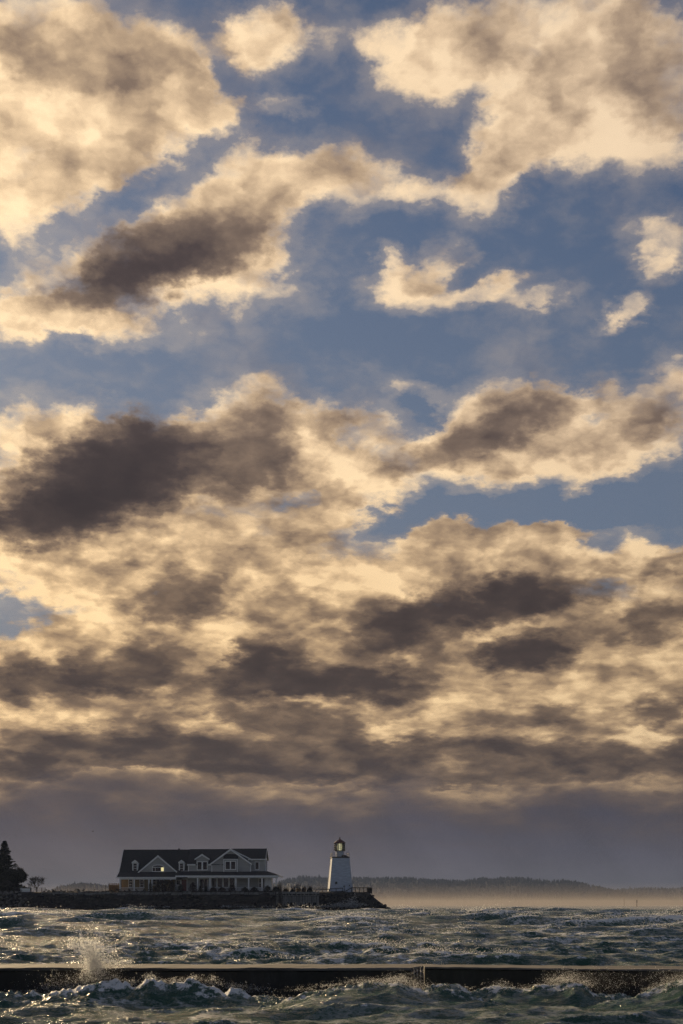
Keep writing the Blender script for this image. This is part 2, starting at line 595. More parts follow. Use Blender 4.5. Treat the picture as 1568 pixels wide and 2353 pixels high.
rows = np.concatenate([np.arange(9.0, 13.5, 0.09), np.arange(13.5, 21.0, 0.028), np.arange(21.0, 24.0, 0.045), spaced(24, 70, 0.0028),
                       spaced(70, 320, 0.0052), spaced(320, 3000, 0.012), np.geomspace(3000, 9400, 24)])
core_a = np.linspace(-15.5, 15.5, 620)
side_a = np.concatenate([np.linspace(16, 30, 40), np.linspace(31, 60, 20)])
angs = np.tan(np.radians(np.concatenate([-side_a[::-1], core_a, side_a])))
RY, AX = np.meshgrid(rows, angs, indexing='ij')
GX = AX * (RY + 1.0)
GY = RY.copy()
dY = np.gradient(rows)[:, None] * np.ones_like(GX)
dX = np.abs(np.gradient(angs))[None, :] * (RY + 1.0)
sp = np.maximum(dY, dX)
ZS = np.zeros_like(GX)
DX = np.zeros_like(GX)
DY = np.zeros_like(GX)
JJ = np.zeros_like(GX)
x0, y0 = GX.copy(), GY.copy()
# gusts: patches where the short chop is stronger
gust = 0.8 + 0.45 * fnoise(x0 / 23.0, y0 / 30.0, 3)
row_sp = np.maximum(dY[:, 0], dX[:, dX.shape[1] // 2])
for i in range(170):
    lam = 0.22 * (13.0 / 0.22) ** (nrng.random() ** 1.1)
    th = math.radians(-90 + 14 + nrng.normal() * (30 if lam < 1.5 else 20))
    k = 2 * math.pi / lam
    steep = 0.050 if lam < 2.5 else 0.044
    amp = steep / k * (0.4 + 1.2 * nrng.random())
    lim = np.nonzero(lam / row_sp > 2.2)[0]
    if len(lim) == 0:
        continue
    sl = slice(0, lim[-1] + 1)
    xs, ys = x0[sl], y0[sl]
    lod = sstep(2.2, 4.5, lam / sp[sl])
    ph = k * (xs * math.cos(th) + ys * math.sin(th)) + nrng.random() * 6.283
    if lam > 1.2:
        ph = ph + 1.3 * vnoise(xs / (lam * 3.1) + i * 7.7, ys / (lam * 3.1))
    a = amp * lod * (gust[sl] if lam < 2 else 0.28 + 0.72 * sstep(25, 130, ys))
    sn, cs_ = np.sin(ph), np.cos(ph)
    ZS[sl] += a * cs_
    DX[sl] -= a * sn * math.cos(th) * 1.1
    DY[sl] -= a * sn * math.sin(th) * 1.1
    JJ[sl] += a * k * cs_
near = 1 - sstep(19.6, 22.5, y0)
scale_h = 1.0 - 0.15 * near
ZS *= scale_h
DX *= scale_h
DY *= scale_h

# the standing crests in front of the breakwater, read off the photograph (photo column, photo row)
RIDGES = [
    (18.95, 0.42, 0.2, 0.68, [(-200, 2290), (0, 2281), (95, 2280), (150, 2262), (200, 2250), (260, 2252), (300, 2262), (349, 2246), (382, 2256), (440, 2251), (493, 2259),
                          (514, 2268), (534, 2266), (576, 2273), (645, 2285), (700, 2300), (900, 2320), (2000, 2320)]),
    (17.3, 0.85, 0.33, 0.5, [(-300, 2345), (420, 2345), (560, 2330), (596, 2318), (646, 2292), (711, 2271), (777, 2265), (830, 2259), (876, 2258), (909, 2255), (942, 2268),
                         (974, 2279), (1020, 2280), (1057, 2285), (1110, 2300), (1200, 2320), (2000, 2345)]),
    (17.9, 0.55, 0.25, 0.6, [(-300, 2345), (900, 2330), (960, 2290), (1000, 2273), (1020, 2268), (1057, 2273), (1083, 2284), (1110, 2276), (1144, 2264), (1192, 2271), (1237, 2268),
                         (1308, 2263), (1337, 2267), (1363, 2288), (1420, 2300), (1600, 2310), (2000, 2330)]),
    (17.2, 0.8, 0.3, 0.5, [(-300, 2345), (1300, 2340), (1400, 2305), (1455, 2295), (1482, 2287), (1515, 2274), (1568, 2258), (1640, 2252), (1760, 2275), (1900, 2310)]),
    (16.2, 0.5, 0.3, 0.2, [(-300, 2330), (0, 2322), (120, 2312), (330, 2318), (480, 2310), (640, 2330), (800, 2325), (930, 2318), (1080, 2330), (1250, 2318), (1400, 2312), (1568, 2322), (1900, 2325)]),
]
base = 0.17
fg = np.full_like(ZS, base)
foam_fg = np.zeros_like(ZS)
wob = 0.25 * fnoise(x0 / 0.8, y0 / 0.8, 3)
pcol = x0 / np.maximum(y0, 1) * F + 784
for (yc, wf, wb, fm, pts) in RIDGES:
    px = np.array([p[0] for p in pts], float)
    py = np.array([p[1] for p in pts], float)
    zc = CAM_H + (HOR - np.interp(pcol, px, py)) / F * yc
    hgt = np.maximum(zc - base, -0.03)
    d = y0 - yc + wob * 0.5
    prof = np.where(d < 0, np.exp(-(np.abs(d) / wf) ** 1.5 * 1.3), np.exp(-(d / wb) ** 2))
    r = hgt * prof
    fg = np.maximum(fg, base + r) + 0.18 * np.minimum(r, 0.0)
    foam_fg = np.maximum(foam_fg, fm * np.clip(hgt / 0.22, 0, 1) * np.exp(-((d + 0.02) / 0.16) ** 2))
ZS = ZS * (1 - 0.25 * near) + fg * near
chop = 1 - JJ
foam = sstep(0.74, 0.18, chop) * 1.05
foam = foam * (0.5 + 0.9 * sstep(-0.15, 0.5, fnoise(x0 / 9, y0 / 14, 3)))
foam = np.maximum(foam * (1 - 0.5 * near), foam_fg * near)
# churned water against the breakwater on the left
churn = np.exp(-((y0 - 19.3) / 0.7) ** 2) * (1 - sstep(-0.6, 0.6, x0)) * near
foam = np.maximum(foam, churn * (0.35 + 0.5 * fnoise(x0 / 0.3, y0 / 0.25, 3)))
ZS += churn * 0.05 * fnoise(x0 / 0.12, y0 / 0.12, 3)
foam = np.clip(foam, 0, 1)
# little crest crumble where it foams
ZS += near * foam * 0.045 * fnoise(x0 / 0.06, y0 / 0.06, 3)
V = np.stack([x0 + DX, y0 + DY, ZS], -1).reshape(-1, 3)
nr, nc = GX.shape
ii = (np.arange(nr - 1)[:, None] * nc + np.arange(nc - 1)[None, :]).ravel()
Q4 = np.stack([ii, ii + 1, ii + nc + 1, ii + nc], -1)


def water_material():
    m = bpy.data.materials.new('sea_water')
    m.use_nodes = True
    t = m.node_tree
    t.nodes.clear()
    S.tree = t
    geo = t.nodes.new('ShaderNodeNewGeometry')
    pos = S(geo.outputs['Position'])
    at = t.nodes.new('ShaderNodeAttribute')
    at.attribute_name = 'foam'
    fo = S(at.outputs['Fac'])
    p = t.nodes.new('ShaderNodeBsdfPrincipled')
    f = t.nodes.new('ShaderNodeBsdfPrincipled')
    o = t.nodes.new('ShaderNodeOutputMaterial')
    wide = noise(pos, 0.12, 3.0, 0.5)
    S.put(p.inputs['Base Color'], mixc(wide, (.028, .090, .068), (.050, .126, .092)))
    p.inputs['Roughness'].default_value = 0.13
    p.inputs['IOR'].default_value = 1.333
    st = vm('MULTIPLY', pos, (0.75, 1.7, 1.0))
    hgt = noise(st, 1.7, 5.0, 0.66) * 0.24 + noise(vm('MULTIPLY', st, (0.7, 1.0, 1.0)), 5.0, 5.0, 0.68) * 0.12
    b = t.nodes.new('ShaderNodeBump')
    b.inputs['Strength'].default_value = 1.0
    b.inputs['Distance'].default_value = 1.0
    S.put(b.inputs['Height'], hgt)
    t.links.new(b.outputs[0], p.inputs['Normal'])
    # foam: thick on breaking crests, a torn web of thin threads elsewhere
    lace = noise(vm('MULTIPLY', pos, (1.0, 0.8, 1.4)), 7.0, 7.0, 0.72)
    web1 = S.m('ABSOLUTE', noise(vm('MULTIPLY', pos, (0.8, 1.3, 0.8)), 0.55, 7.0, 0.70) - 0.5)
    web2 = S.m('ABSOLUTE', noise(vm('MULTIPLY', pos, (0.8, 1.2, 0.8)), 2.6, 6.0, 0.66) - 0.5)
    patch = smooth(noise(pos, 0.22, 4.0, 0.6), 0.42, 0.66)
    web = smooth(web1, 0.030, 0.0, 0.0, 0.75) * (0.35 + patch) + smooth(web2, 0.035, 0.0, 0.0, 0.6) * (0.15 + patch * 0.8)
    f.inputs['Base Color'].default_value = (.88, .89, .90, 1)
    f.inputs['Roughness'].default_value = 0.7
    bf = t.nodes.new('ShaderNodeBump')
    bf.inputs['Distance'].default_value = 0.05
    S.put(bf.inputs['Height'], lace)
    t.links.new(bf.outputs[0], f.inputs['Normal'])
    fac = smooth(fo + (lace - 0.5) * 3.0, 0.40, 0.75) * smooth(fo, 0.02, 0.2) + web * smooth(sep(pos)[1], 16.0, 30.0, 0.55, 1.15)
    mx_ = t.nodes.new('ShaderNodeMixShader')
    S.put(mx_.inputs[0], fac.clamp())
    t.links.new(p.outputs[0], mx_.inputs[1])
    t.links.new(f.outputs[0], mx_.inputs[2])
    t.links.new(mx_.outputs[0], o.inputs[0])
    return m


wm = water_material()
me = np_mesh('water', V, Q4, wm)
at_ = me.attributes.new('foam', 'FLOAT', 'POINT')
at_.data.foreach_set('value', foam.astype(np.float32).ravel())
tag(put('water', me), 'rough green-grey sea with wind-blown crests', kind='structure')
# ------------------------------------------------------------------ breakwater in the foreground
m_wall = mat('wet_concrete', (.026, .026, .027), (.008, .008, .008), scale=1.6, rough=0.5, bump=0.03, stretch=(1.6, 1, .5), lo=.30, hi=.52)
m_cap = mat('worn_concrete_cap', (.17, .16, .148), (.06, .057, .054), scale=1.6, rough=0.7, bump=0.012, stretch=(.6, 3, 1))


def quay(name, label, near_edge, far_edge, z, zc, drop_right=None):
    """concrete block: plan corners along the near and far edge, a pale cap slab over a dark body"""
    root = thing(name, (*near_edge[0], -1.6), label, 'breakwater', 'concrete breakwater blocks')
    L = Matrix.Translation(-root.location)
    poly = near_edge + far_edge[::-1]
    n = len(near_edge)
    def solid(z0, z1, grow, nm, m, seg=160):
        mb = MB()
        vs, fs = [], []
        for k in range(seg + 1):
            t = k / seg * (n - 1)
            i = min(int(t), n - 2)
            a = Vector(near_edge[i]).lerp(Vector(near_edge[i + 1]), t - i)
            b = Vector(far_edge[i]).lerp(Vector(far_edge[i + 1]), t - i)
            d = (b - a).normalized() * grow
            a, b = a - d, b + d
            jit = 0.010 * mnoise.noise((a.x * 1.3, 3.1, z1)) + 0.007 * mnoise.noise((a.x * 7, 1.3, z1))
            jy = 0.020 * mnoise.noise((a.x * 1.3, 7.7, z0)) + 0.012 * mnoise.noise((a.x * 8, 2.2, z0))
            vs += [L @ Vector((a.x, a.y + jy, z0)), L @ Vector((a.x, a.y + jy, z1 + jit - 0.012)), L @ Vector((a.x, a.y + jy + 0.02, z1 + jit)),
                   L @ Vector((b.x, b.y, z1 + jit)), L @ Vector((b.x, b.y, z0))]
        for k in range(seg):
            for j in range(5):
                j2 = (j + 1) % 5
                fs.append((k * 5 + j, k * 5 + j2, (k + 1) * 5 + j2, (k + 1) * 5 + j))
        fs.append((4, 3, 2, 1, 0))
        fs.append(tuple(seg * 5 + j for j in range(5)))
        mb.add(vs, fs)
        return mb.build(nm, m, root)
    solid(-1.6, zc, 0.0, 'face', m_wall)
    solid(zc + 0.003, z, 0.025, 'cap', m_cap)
    return root


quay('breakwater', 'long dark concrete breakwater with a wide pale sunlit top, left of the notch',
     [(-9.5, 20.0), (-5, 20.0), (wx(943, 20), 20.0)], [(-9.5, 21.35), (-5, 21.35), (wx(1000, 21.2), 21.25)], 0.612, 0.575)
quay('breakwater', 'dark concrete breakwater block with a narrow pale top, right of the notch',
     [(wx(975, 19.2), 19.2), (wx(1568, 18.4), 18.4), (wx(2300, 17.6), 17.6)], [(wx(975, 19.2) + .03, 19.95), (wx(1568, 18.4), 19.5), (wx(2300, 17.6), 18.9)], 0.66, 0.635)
# recessed joint between the two blocks
jt = MB()
jt.box(wx(940, 20.0), wx(990, 20.0), 20.16, 21.2, -1.5, 0.56)
tag(jt.build('joint_block', m_wall), 'recessed wet concrete joint in the notch between the breakwater blocks', 'breakwater')
# ------------------------------------------------------------------ headland
LY = 298.0                       # distance of the shore face
GZ = 4.1                         # lawn level
m_bank = mat('dark_wet_bank', (.040, .033, .027), (.014, .012, .011), scale=0.7, rough=0.8, bump=0.15, stretch=(.6, 1, 2.2))
m_grass = mat('winter_grass', (.10, .085, .04), (.055, .055, .028), scale=0.8, rough=0.95)
m_rock = mat('shore_rock', (.16, .15, .14), (.06, .057, .054), scale=1.6, rough=0.8, bump=0.05)
m_rockd = mat('dark_shore_rock', (.040, .036, .033), (.018, .017, .016), scale=1.6, rough=0.7, bump=0.05)
m_slab = mat('grey_stone_edge', (.24, .235, .23), (.11, .107, .104), scale=1.4, rough=0.85, bump=0.03)


def land():
    xs = np.concatenate([np.arange(-125, -72, 1.5), np.arange(-72, 6.5, 0.45), np.arange(6.5, 12.6, 0.25)])
    prof = [(-2.2, -1.5), (-1.5, 0.1), (-1.0, 0.27), (-0.75, 0.42), (-0.5, 0.58), (-0.25, 0.76), (0.0, 0.9), (0.25, 0.97), (0.8, 1.0), (2.5, 1.0), (5, 1.0), (12, 1.02), (25, 1.04), (38, 1.0), (46, .6), (52, -1.5)]
    vs, fs, mi = [], [], []
    for x in xs:
        p = x / LY * F + 784
        top = GZ if p < 846 else GZ + (-0.6 - GZ) * min(1, (p - 846) / 66) ** 0.9
        wid = 1.0 if p < 820 else max(0.12, 1 - ((p - 820) / 100) ** 2)
        for j, (dy, h) in enumerate(prof):
            z = -1.5 if h < -1 else h * top
            y = LY + dy if dy < 0 else LY + dy * wid
            if 0 < j < 9:
                y += 0.45 * mnoise.noise((x * 0.35, z * 0.8, 3)) + 0.2 * mnoise.noise((x * 1.3, z * 2.0, 9))
                z += 0.10 * mnoise.noise((x * 0.9, j * 3.3, 5))
            elif h > 0:
                z += 0.07 * mnoise.noise((x * 0.5, dy * 0.3, 1))
            vs.append((x, y, z))
    n = len(prof)
    for i in range(len(xs) - 1):
        for j in range(n - 1):
            fs.append((i * n + j, (i + 1) * n + j, (i + 1) * n + j + 1, i * n + j + 1))
            mi.append(1 if 8 <= j < 14 and (xs[i] / LY * F + 784) < 840 else 0)
    me = bpy.data.meshes.new('headland')
    me.from_pydata(vs, [], fs)
    me.materials.append(m_bank)
    me.materials.append(m_grass)
    me.polygons.foreach_set('material_index', mi)
    me.update()
    return tag(put('headland', me), 'low dark headland carrying the house and the lighthouse', kind='structure')


head = land()


def rock_mesh(seed, m, n=15):
    r = random.Random(seed)
    bm = bmesh.new()
    for _ in range(n):
        v = Vector((r.gauss(0, 1), r.gauss(0, 1), r.gauss(0, 1))).normalized()
        bm.verts.new((v.x * r.uniform(.85, 1.1), v.y * r.uniform(.8, 1.0), v.z * r.uniform(.6, .85)))
    res = bmesh.ops.convex_hull(bm, input=bm.verts)
    bmesh.ops.delete(bm, geom=[e for e in res['geom_interior'] if isinstance(e, bmesh.types.BMVert)], context='VERTS')
    bmesh.ops.recalc_face_normals(bm, faces=bm.faces)
    me = bpy.data.meshes.new('boulder')
    bm.to_mesh(me)
    bm.free()
    me.materials.append(m)
    return me


RK = [rock_mesh(i, m_rock) for i in range(6)]
RD = [rock_mesh(i + 20, m_rockd) for i in range(6)]


def boulder(parent, meshes, x, y, z, s, sz=None):
    o = put('boulder', rng.choice(meshes), parent)
    pl = parent.location
    o.location = (x - pl.x, y - pl.y, z - pl.z)
    o.scale = (s, s * rng.uniform(.8, 1.1), (sz or s) * rng.uniform(.75, 1.05))
    o.rotation_euler = (rng.uniform(-.4, .4), rng.uniform(-.4, .4), rng.uniform(0, 6.28))
    return o


# grey boulder bank at the left edge
rt = thing('boulder_bank', (wx(10, LY), LY - 1, 0), 'bank of big rounded grey boulders at the left end of the shore, below the spruce', 'boulders')
for row, (zz, dy) in enumerate(((0.5, -2.3), (1.25, -1.7), (2.0, -1.25), (2.75, -0.9), (3.45, -0.5), (4.0, 0.1))):
    p = -70.0 + rng.uniform(-4, 4)
    lim = (78, 74, 68, 60, 52, 46)[row]
    while p < lim:
        s = rng.uniform(.42, .78)
        boulder(rt, RK, wx(p, LY), LY + dy + rng.uniform(-.15, .15), zz + rng.uniform(-.15, .15), s)
        p += s * rng.uniform(17, 21)
# dark rubble along the foot of the bank
rt = thing('rubble_bank', (wx(350, LY), LY - 2, 0), 'dark brown rubble stones covering the bank below the house', 'boulders')
p = 80.0
while p < 640:
    s = rng.uniform(.22, .5)
    boulder(rt, RD, wx(p, LY), LY - 1.9 + rng.uniform(-.4, .5), rng.uniform(0.3, 1.5), s)
    p += rng.uniform(4, 9)
RM = [rock_mesh(i + 40, mat('brown_bank_rock', (.075, .060, .048), (.028, .024, .021), scale=1.6, rough=0.85, bump=0.05)) for i in range(6)]
for _ in range(170):
    p, z = rng.uniform(72, 635), rng.uniform(.4, 3.5)
    boulder(rt, RM if rng.random() < .7 else RD, wx(p, LY), LY - 1.75 + 0.42 * z + rng.uniform(-.25, .2), z, rng.uniform(.22, .6), rng.uniform(.18, .4))
# stone edging along the top of the bank
rt = thing('stone_edging', (wx(400, LY), LY, GZ), 'row of flat grey edging stones along the top of the bank before the house', 'stones')
p = 95.0
while p < 628:
    w = rng.uniform(10, 24)
    o = MB().box(0, (w - 1.2) / F * LY, -0.25, 0.45, -0.5, rng.uniform(-.02, .10)).build('stone', m_slab, rt)
    o.location = (wx(p, LY) - rt.location.x, rng.uniform(-.12, .12) + 0.1, rng.uniform(-.22, .04) + 0.03)
    o.rotation_euler = (0, rng.uniform(-.03, .03), rng.uniform(-.04, .04))
    p += w
# lighthouse point armour
rt = thing('rock_armour', (wx(850, LY), LY, 0), 'pile of dark armour rocks sloping from the lighthouse deck down into the sea', 'boulders')
for _ in range(190):
    p = rng.uniform(738, 912)
    top = GZ - 0.35 if p < 852 else GZ - 0.35 - (GZ + 0.2) * min(1, (p - 852) / 56)
    z = rng.uniform(0.0, 1.0) ** 1.1 * max(top, 0.25)
    y = LY - 2.0 + 2.0 * z / GZ + rng.uniform(-.3, .3)
    if p > 850:
        y += rng.uniform(0, 2.5)
    boulder(rt, RD, wx(p, LY), y, z, rng.uniform(.3, .66))

# dark low plants along the lip of the bank
m_weed = mat('dark_heath', (.030, .027, .018), (.014, .014, .010), scale=3, rough=0.95)


def tuft(mb, x, y, z, r, h, n, leaf=0.16, up=0.5):
    """a clump of leaf-sized faces filling a dome"""
    for _ in range(n):
        a, q = rng.uniform(0, 6.283), rng.random() ** 0.5
        hh = rng.random() ** 0.8
        rr = r * q * math.sqrt(max(0.05, 1 - hh * hh)) * rng.uniform(.8, 1.12)
        c = Vector((x + rr * math.cos(a), y + rr * math.sin(a), z + hh * h * rng.uniform(.85, 1.1)))
        d = Vector((rng.gauss(0, 1), rng.gauss(0, 1), rng.gauss(0, 1) + up)).normalized()
        s = d.cross(Vector((rng.gauss(0, 1), rng.gauss(0, 1), rng.gauss(0, 1)))).normalized()
        L_ = leaf * rng.uniform(.6, 1.5)
        mb.add([c - s * L_ * .35, c + s * L_ * .35, c + d * L_ + s * L_ * .1], [(0, 1, 2)])


hedge = MB()
p = 100.0
while p < 330:
    tuft(hedge, wx(p, LY) + rng.uniform(-.2, .2), LY + 0.9 + rng.uniform(-.3, .5), GZ - .1, rng.uniform(.3, .6), rng.choice((.25, .3, .35, .5, .7)), 70, .14)
    p += rng.uniform(3, 7)
tag(hedge.build('heath_plants', m_weed), 'low dark heath plants along the lip of the bank', 'plants', kind='stuff')

# ------------------------------------------------------------------ far hills with conifer forest
m_hill = mat('hill_ground', (.024, .032, .020), (.014, .021, .014), scale=0.03, rough=0.95)
m_forest = mat('conifer_forest', (.030, .042, .026), (.016, .025, .017), scale=0.02, rough=0.95)


def hill(name, label, Y, prof, depth, seed):
    ph = [p[0] for p in prof]
    pv = [p[1] for p in prof]
    xs = np.linspace(wx(ph[0], Y), wx(ph[-1], Y), 140)
    cr = np.array([wz(np.interp(x / Y * F + 784, ph, pv), Y) for x in xs])
    cr = np.maximum(cr + 5 * fnoise(xs / 160 + seed, xs * 0 + seed, 3) - 7, -2)
    sec = [(-1.0, -3), (-0.92, 0.02), (-0.7, .30), (-0.45, .62), (-0.2, .88), (0, 1.0), (.3, .8), (1.0, -.05)]
    vs, fs = [], []
    for x, c in zip(xs, cr):
        for t, h in sec:
            vs.append((x, Y + t * depth, c * h if h > -1 else -3))
    n = len(sec)
    for i in range(len(xs) - 1):
        for j in range(n - 1):
            fs.append((i * n + j, (i + 1) * n + j, (i + 1) * n + j + 1, i * n + j + 1))
    me = bpy.data.meshes.new(name)
    me.from_pydata(vs, [], fs)
    me.materials.append(m_hill)
    me.polygons.foreach_set('use_smooth', [True] * len(me.polygons))
    tag(put(name, me), label, kind='structure')
    # forest: tapered conifers all over the seaward slope, thickest on the crest
    r = np.random.default_rng(seed)
    def zone(n_, t0, t1):
        x = r.uniform(xs[0], xs[-1], n_)
        t = r.uniform(t0, t1, n_)
        h = np.interp(t, [s[0] for s in sec], [max(s[1], 0) for s in sec])
        return x, Y + t * depth, np.interp(x, xs, cr) * h - 0.5
    span = abs(xs[-1] - xs[0]) * (1.0 if depth > 200 else 2.2)
    parts = [zone(int(span * 4.0), -0.9, -.12), zone(int(span * 1.2), -0.12, .12)]
    X = np.concatenate([p_[0] for p_ in parts])
    Yy = np.concatenate([p_[1] for p_ in parts])
    Z = np.concatenate([p_[2] for p_ in parts])
    clump = fnoise(X / 45.0, Yy / 60.0 + seed, 2)
    H = 6 + 2.6 * r.random(len(X)) ** 2 + 2.2 * clump + 2.5 * (r.random(len(X)) > .97)
    Rr = H * (0.22 + 0.14 * r.random(len(X)))
    k = 5
    ang = np.arange(k) * 2 * np.pi / k
    V_, F_ = [], []
    tiers = [(1.0, 0.0), (0.55, 0.38), (0.75, 0.36), (0.32, 0.72), (0.42, 0.70), (0.03, 1.0)]
    for rr, hh in tiers:
        jit = 0.8 + 0.4 * r.random((len(X), k))
        V_.append(np.stack([X[:, None] + Rr[:, None] * rr * np.cos(ang) * jit, Yy[:, None] + Rr[:, None] * rr * np.sin(ang) * jit,
                            (Z + H * hh)[:, None] + 0 * ang], -1))
    VV = np.stack(V_, 1).reshape(-1, 3)
    b = (np.arange(len(X)) * k * len(tiers))[:, None]
    for lv in range(len(tiers) - 1):
        for q in range(k):
            F_.append(np.concatenate([b + lv * k + q, b + lv * k + (q + 1) % k, b + (lv + 1) * k + (q + 1) % k, b + (lv + 1) * k + q], 1))
    me = np_mesh('conifer_forest', VV, np.concatenate(F_), m_forest, False)
    tag(put('conifer_forest', me), 'dark conifer forest covering ' + label, 'forest', kind='stuff')


hill('hill', 'the long hazy ridge behind the lighthouse and to its right', 2900.0,
     [(560, 2060), (620, 2030), (650, 2020), (690, 2007), (750, 2009), (810, 2006), (900, 2007), (1000, 2009), (1060, 2013), (1100, 2011), (1150, 2010), (1210, 2014), (1250, 2018),
      (1300, 2021), (1340, 2027), (1380, 2033), (1420, 2044), (1470, 2058), (1500, 2074)], 330, 3)
hill('hill', 'the lower far ridge at the right edge', 3300.0,
     [(1330, 2070), (1390, 2044), (1450, 2037), (1500, 2036), (1560, 2037), (1700, 2028), (1900, 2040), (2050, 2070)], 260, 5)
hill('hill', 'the small low hill between the bare tree and the house', 2500.0,
     [(95, 2064), (112, 2046), (135, 2033), (165, 2023), (185, 2021), (215, 2023), (250, 2030), (300, 2036), (420, 2040), (560, 2050), (640, 2072)], 160, 8)
# ------------------------------------------------------------------ house
HY = 302.0
HROT = math.radians(-3)
m_side = mat('grey_siding', (.44, .435, .43), (.37, .365, .36), scale=0.6, rough=0.85, stretch=(.4, 1, 6))
m_tan = mat('tan_siding', (.30, .235, .14), (.26, .20, .12), scale=0.6, rough=0.85, stretch=(.4, 1, 6))
m_white = mat('white_trim', (.86, .86, .86), (.78, .78, .78), scale=1.5, rough=0.6)
m_roof = mat('dark_shingles', (.030, .029, .031), (.017, .017, .019), scale=2.5, rough=0.75, bump=0.03, stretch=(1, 1, 3))
m_glass = mat('window_glass', (.02, .022, .025), (.012, .013, .015), scale=0.7, rough=0.06, spec=0.6)
m_red = mat('red_door', (.16, .018, .016), (.11, .014, .013), scale=1, rough=0.5)
m_glowpane = mat('daylight_glow_pane', (.5, .45, .25), rough=0.3, emit=((1.0, .85, .40), 0.75))  # emission stands in for daylight showing in one pane
m_found = mat('stone_base', (.12, .115, .11), (.06, .058, .056), scale=2, rough=0.9)
m_deckw = mat('porch_boards', (.16, .14, .12), (.10, .09, .08), scale=2, rough=0.8)

hc = (244.9 + 730 * .2672 - 784) / F * HY
house = thing('house', (hc, HY, GZ), 'long two-storey grey house with dark gabled roofs, dormers and white porch columns', 'house', rz=HROT)
_R = Matrix.Rotation(HROT, 3, 'Z')
_Ri = _R.inverted()
_camL = _Ri @ (Vector((0, 0, CAM_H)) - Vector((hc, HY, GZ)))


def hp(zx, zy, y):
    """house-local (x, z) of a point of the house front seen at crop pixel (zx, zy) and local depth y"""
    d = _Ri @ Vector(((244.9 + zx * .2672 - 784) / F, 1.0, (HOR - 1920.6 - zy * .2673) / F))
    t = (y - _camL.y) / d.y
    q = _camL + d * t
    return q.x, q.z


def hx(zx, y): return hp(zx, 300, y)[0]
def hz(zy, y): return hp(730, zy, y)[1]


WY = 2.4          # depth of the main front wall
def hwall(name, x0, x1, z0, z1, y0, y1, m=m_side, label=None):
    o = MB().box(x0, x1, y0, y1, z0, z1).build(name, m, house)
    if label: o['label'] = label
    return o


XL, XR = hx(120, WY), hx(1345, WY)
xm = hx(640, WY)
x_big0, x_big1 = hx(905, WY), hx(1240, WY)
zf2 = hz(305, WY)
hwall('wall', XL, xm - .01, 0.0, 3.3, WY, 11.2, m_tan, 'tan lower wall behind the left porch')
hwall('wall', xm, hx(1352, 3.4), 0.0, 4.6, WY + .02, 11.4, m_side)
hwall('foundation', hx(100, 0), hx(1470, 0), -.9, 0.12, -.1, 11.6, m_found)
hwall('porch_floor', hx(112, 0), hx(1462, 0), 0.123, 0.27, -.15, WY - .005, m_deckw)

# roofs: left block
ze, zk, zr = hz(345, 0.0), hz(308, WY), hz(113, 7.0)
YR = 7.0
xl0, xl1 = hx(88, 0), hx(740, YR)
pr = [(-.25, ze - .10), (WY - .2, zk - .02), (WY + .9, zk + .95), (YR, zr), (2 * YR + .3, ze), (2 * YR + .3, ze - .22), (YR, zr - .26), (WY + 1.1, zk + .78), (WY - .05, zk - .22), (-.25, ze - .30)]
MB().prism(pr, xl0, xl1, 'x').build('roof', m_roof, house)
MB().prism([(-.28, ze - .32), (-.28, ze - .11), (-.05, ze - .11), (-.05, ze - .32)], xl0 + .02, hx(600, 0), 'x').build('fascia', m_white, house)
# pale rake boards on the left gable
rk = [(-.27, ze - .12), (WY - .2, zk - .04), (WY + .9, zk + .93), (YR, zr - .02), (YR, zr - .34), (WY + 1.1, zk + .68), (WY - .05, zk - .30), (-.27, ze - .36)]
MB().prism(rk, xl0 - .10, xl0 - .003, 'x').build('rake_board', m_white, house)
MB().prism([(WY, 0), (11.2, 0), (11.2, zk), (YR, zr - .3), (WY, zk - .2)], XL + .003, XL + .25, 'x').build('gable_wall', m_side, house)

# middle block roof, ridge carried on at the same height
zm = hz(240, WY)
xm0, xm1 = hx(700, WY), hx(1100, 6.6)
pm_ = [(WY - .25, zm), (6.8, zr + .08), (13.8, zm - .2), (13.8, zm - .42), (6.8, zr - .16), (WY - .25, zm - .2)]
MB().prism(pm_, hx(690, WY), xm1, 'x').build('roof', m_roof, house)
MB().box(hx(692, WY), hx(765, WY), WY - .29, WY - .255, zm - .28, zm + .03).build('fascia', m_white, house)
MB().box(hx(872, WY), hx(900, WY), WY - .29, WY - .255, zm - .28, zm + .03).build('fascia', m_white, house)
hwall('upper_wall', xm0, hx(1068, WY), zf2 - .6, zm - .05, WY - .02, 10.0)
hwall('corner_board', xm0 - .02, xm0 + .16, zf2 - .3, zm - .22, WY - .06, WY - .025, m_white)

# big cross gable
def cross_gable(ax, az_, fx0, fx1, fz, y0, y1, zb, wall_m, over=.28, board=.34, th=.2, name='gable'):
    """gable wall facing the sea, a roof running back from it and white rake boards"""
    apx, apz = ax, az_
    MB().prism([(fx0 + over, zb), (fx1 - over, zb), (fx1 - over, fz - .05), (apx, apz - .25), (fx0 + over, fz - .05)], y0, y0 + .25, 'y').build(name + '_wall', wall_m, house)
    MB().prism([(fx0, fz), (apx, apz), (fx1, fz), (fx1, fz - th), (apx, apz - th * 1.2), (fx0, fz - th)], y0 - over, y1, 'y').build('roof', m_roof, house)
    for sx in (0, 1):
        fx = fx0 if sx == 0 else fx1
        MB().prism([(fx, fz + .02), (apx, apz + .02), (apx, apz - board * 1.25), (fx, fz - board)], y0 - over - .05, y0 - over - .003, 'y').build('rake_board', m_white, house)


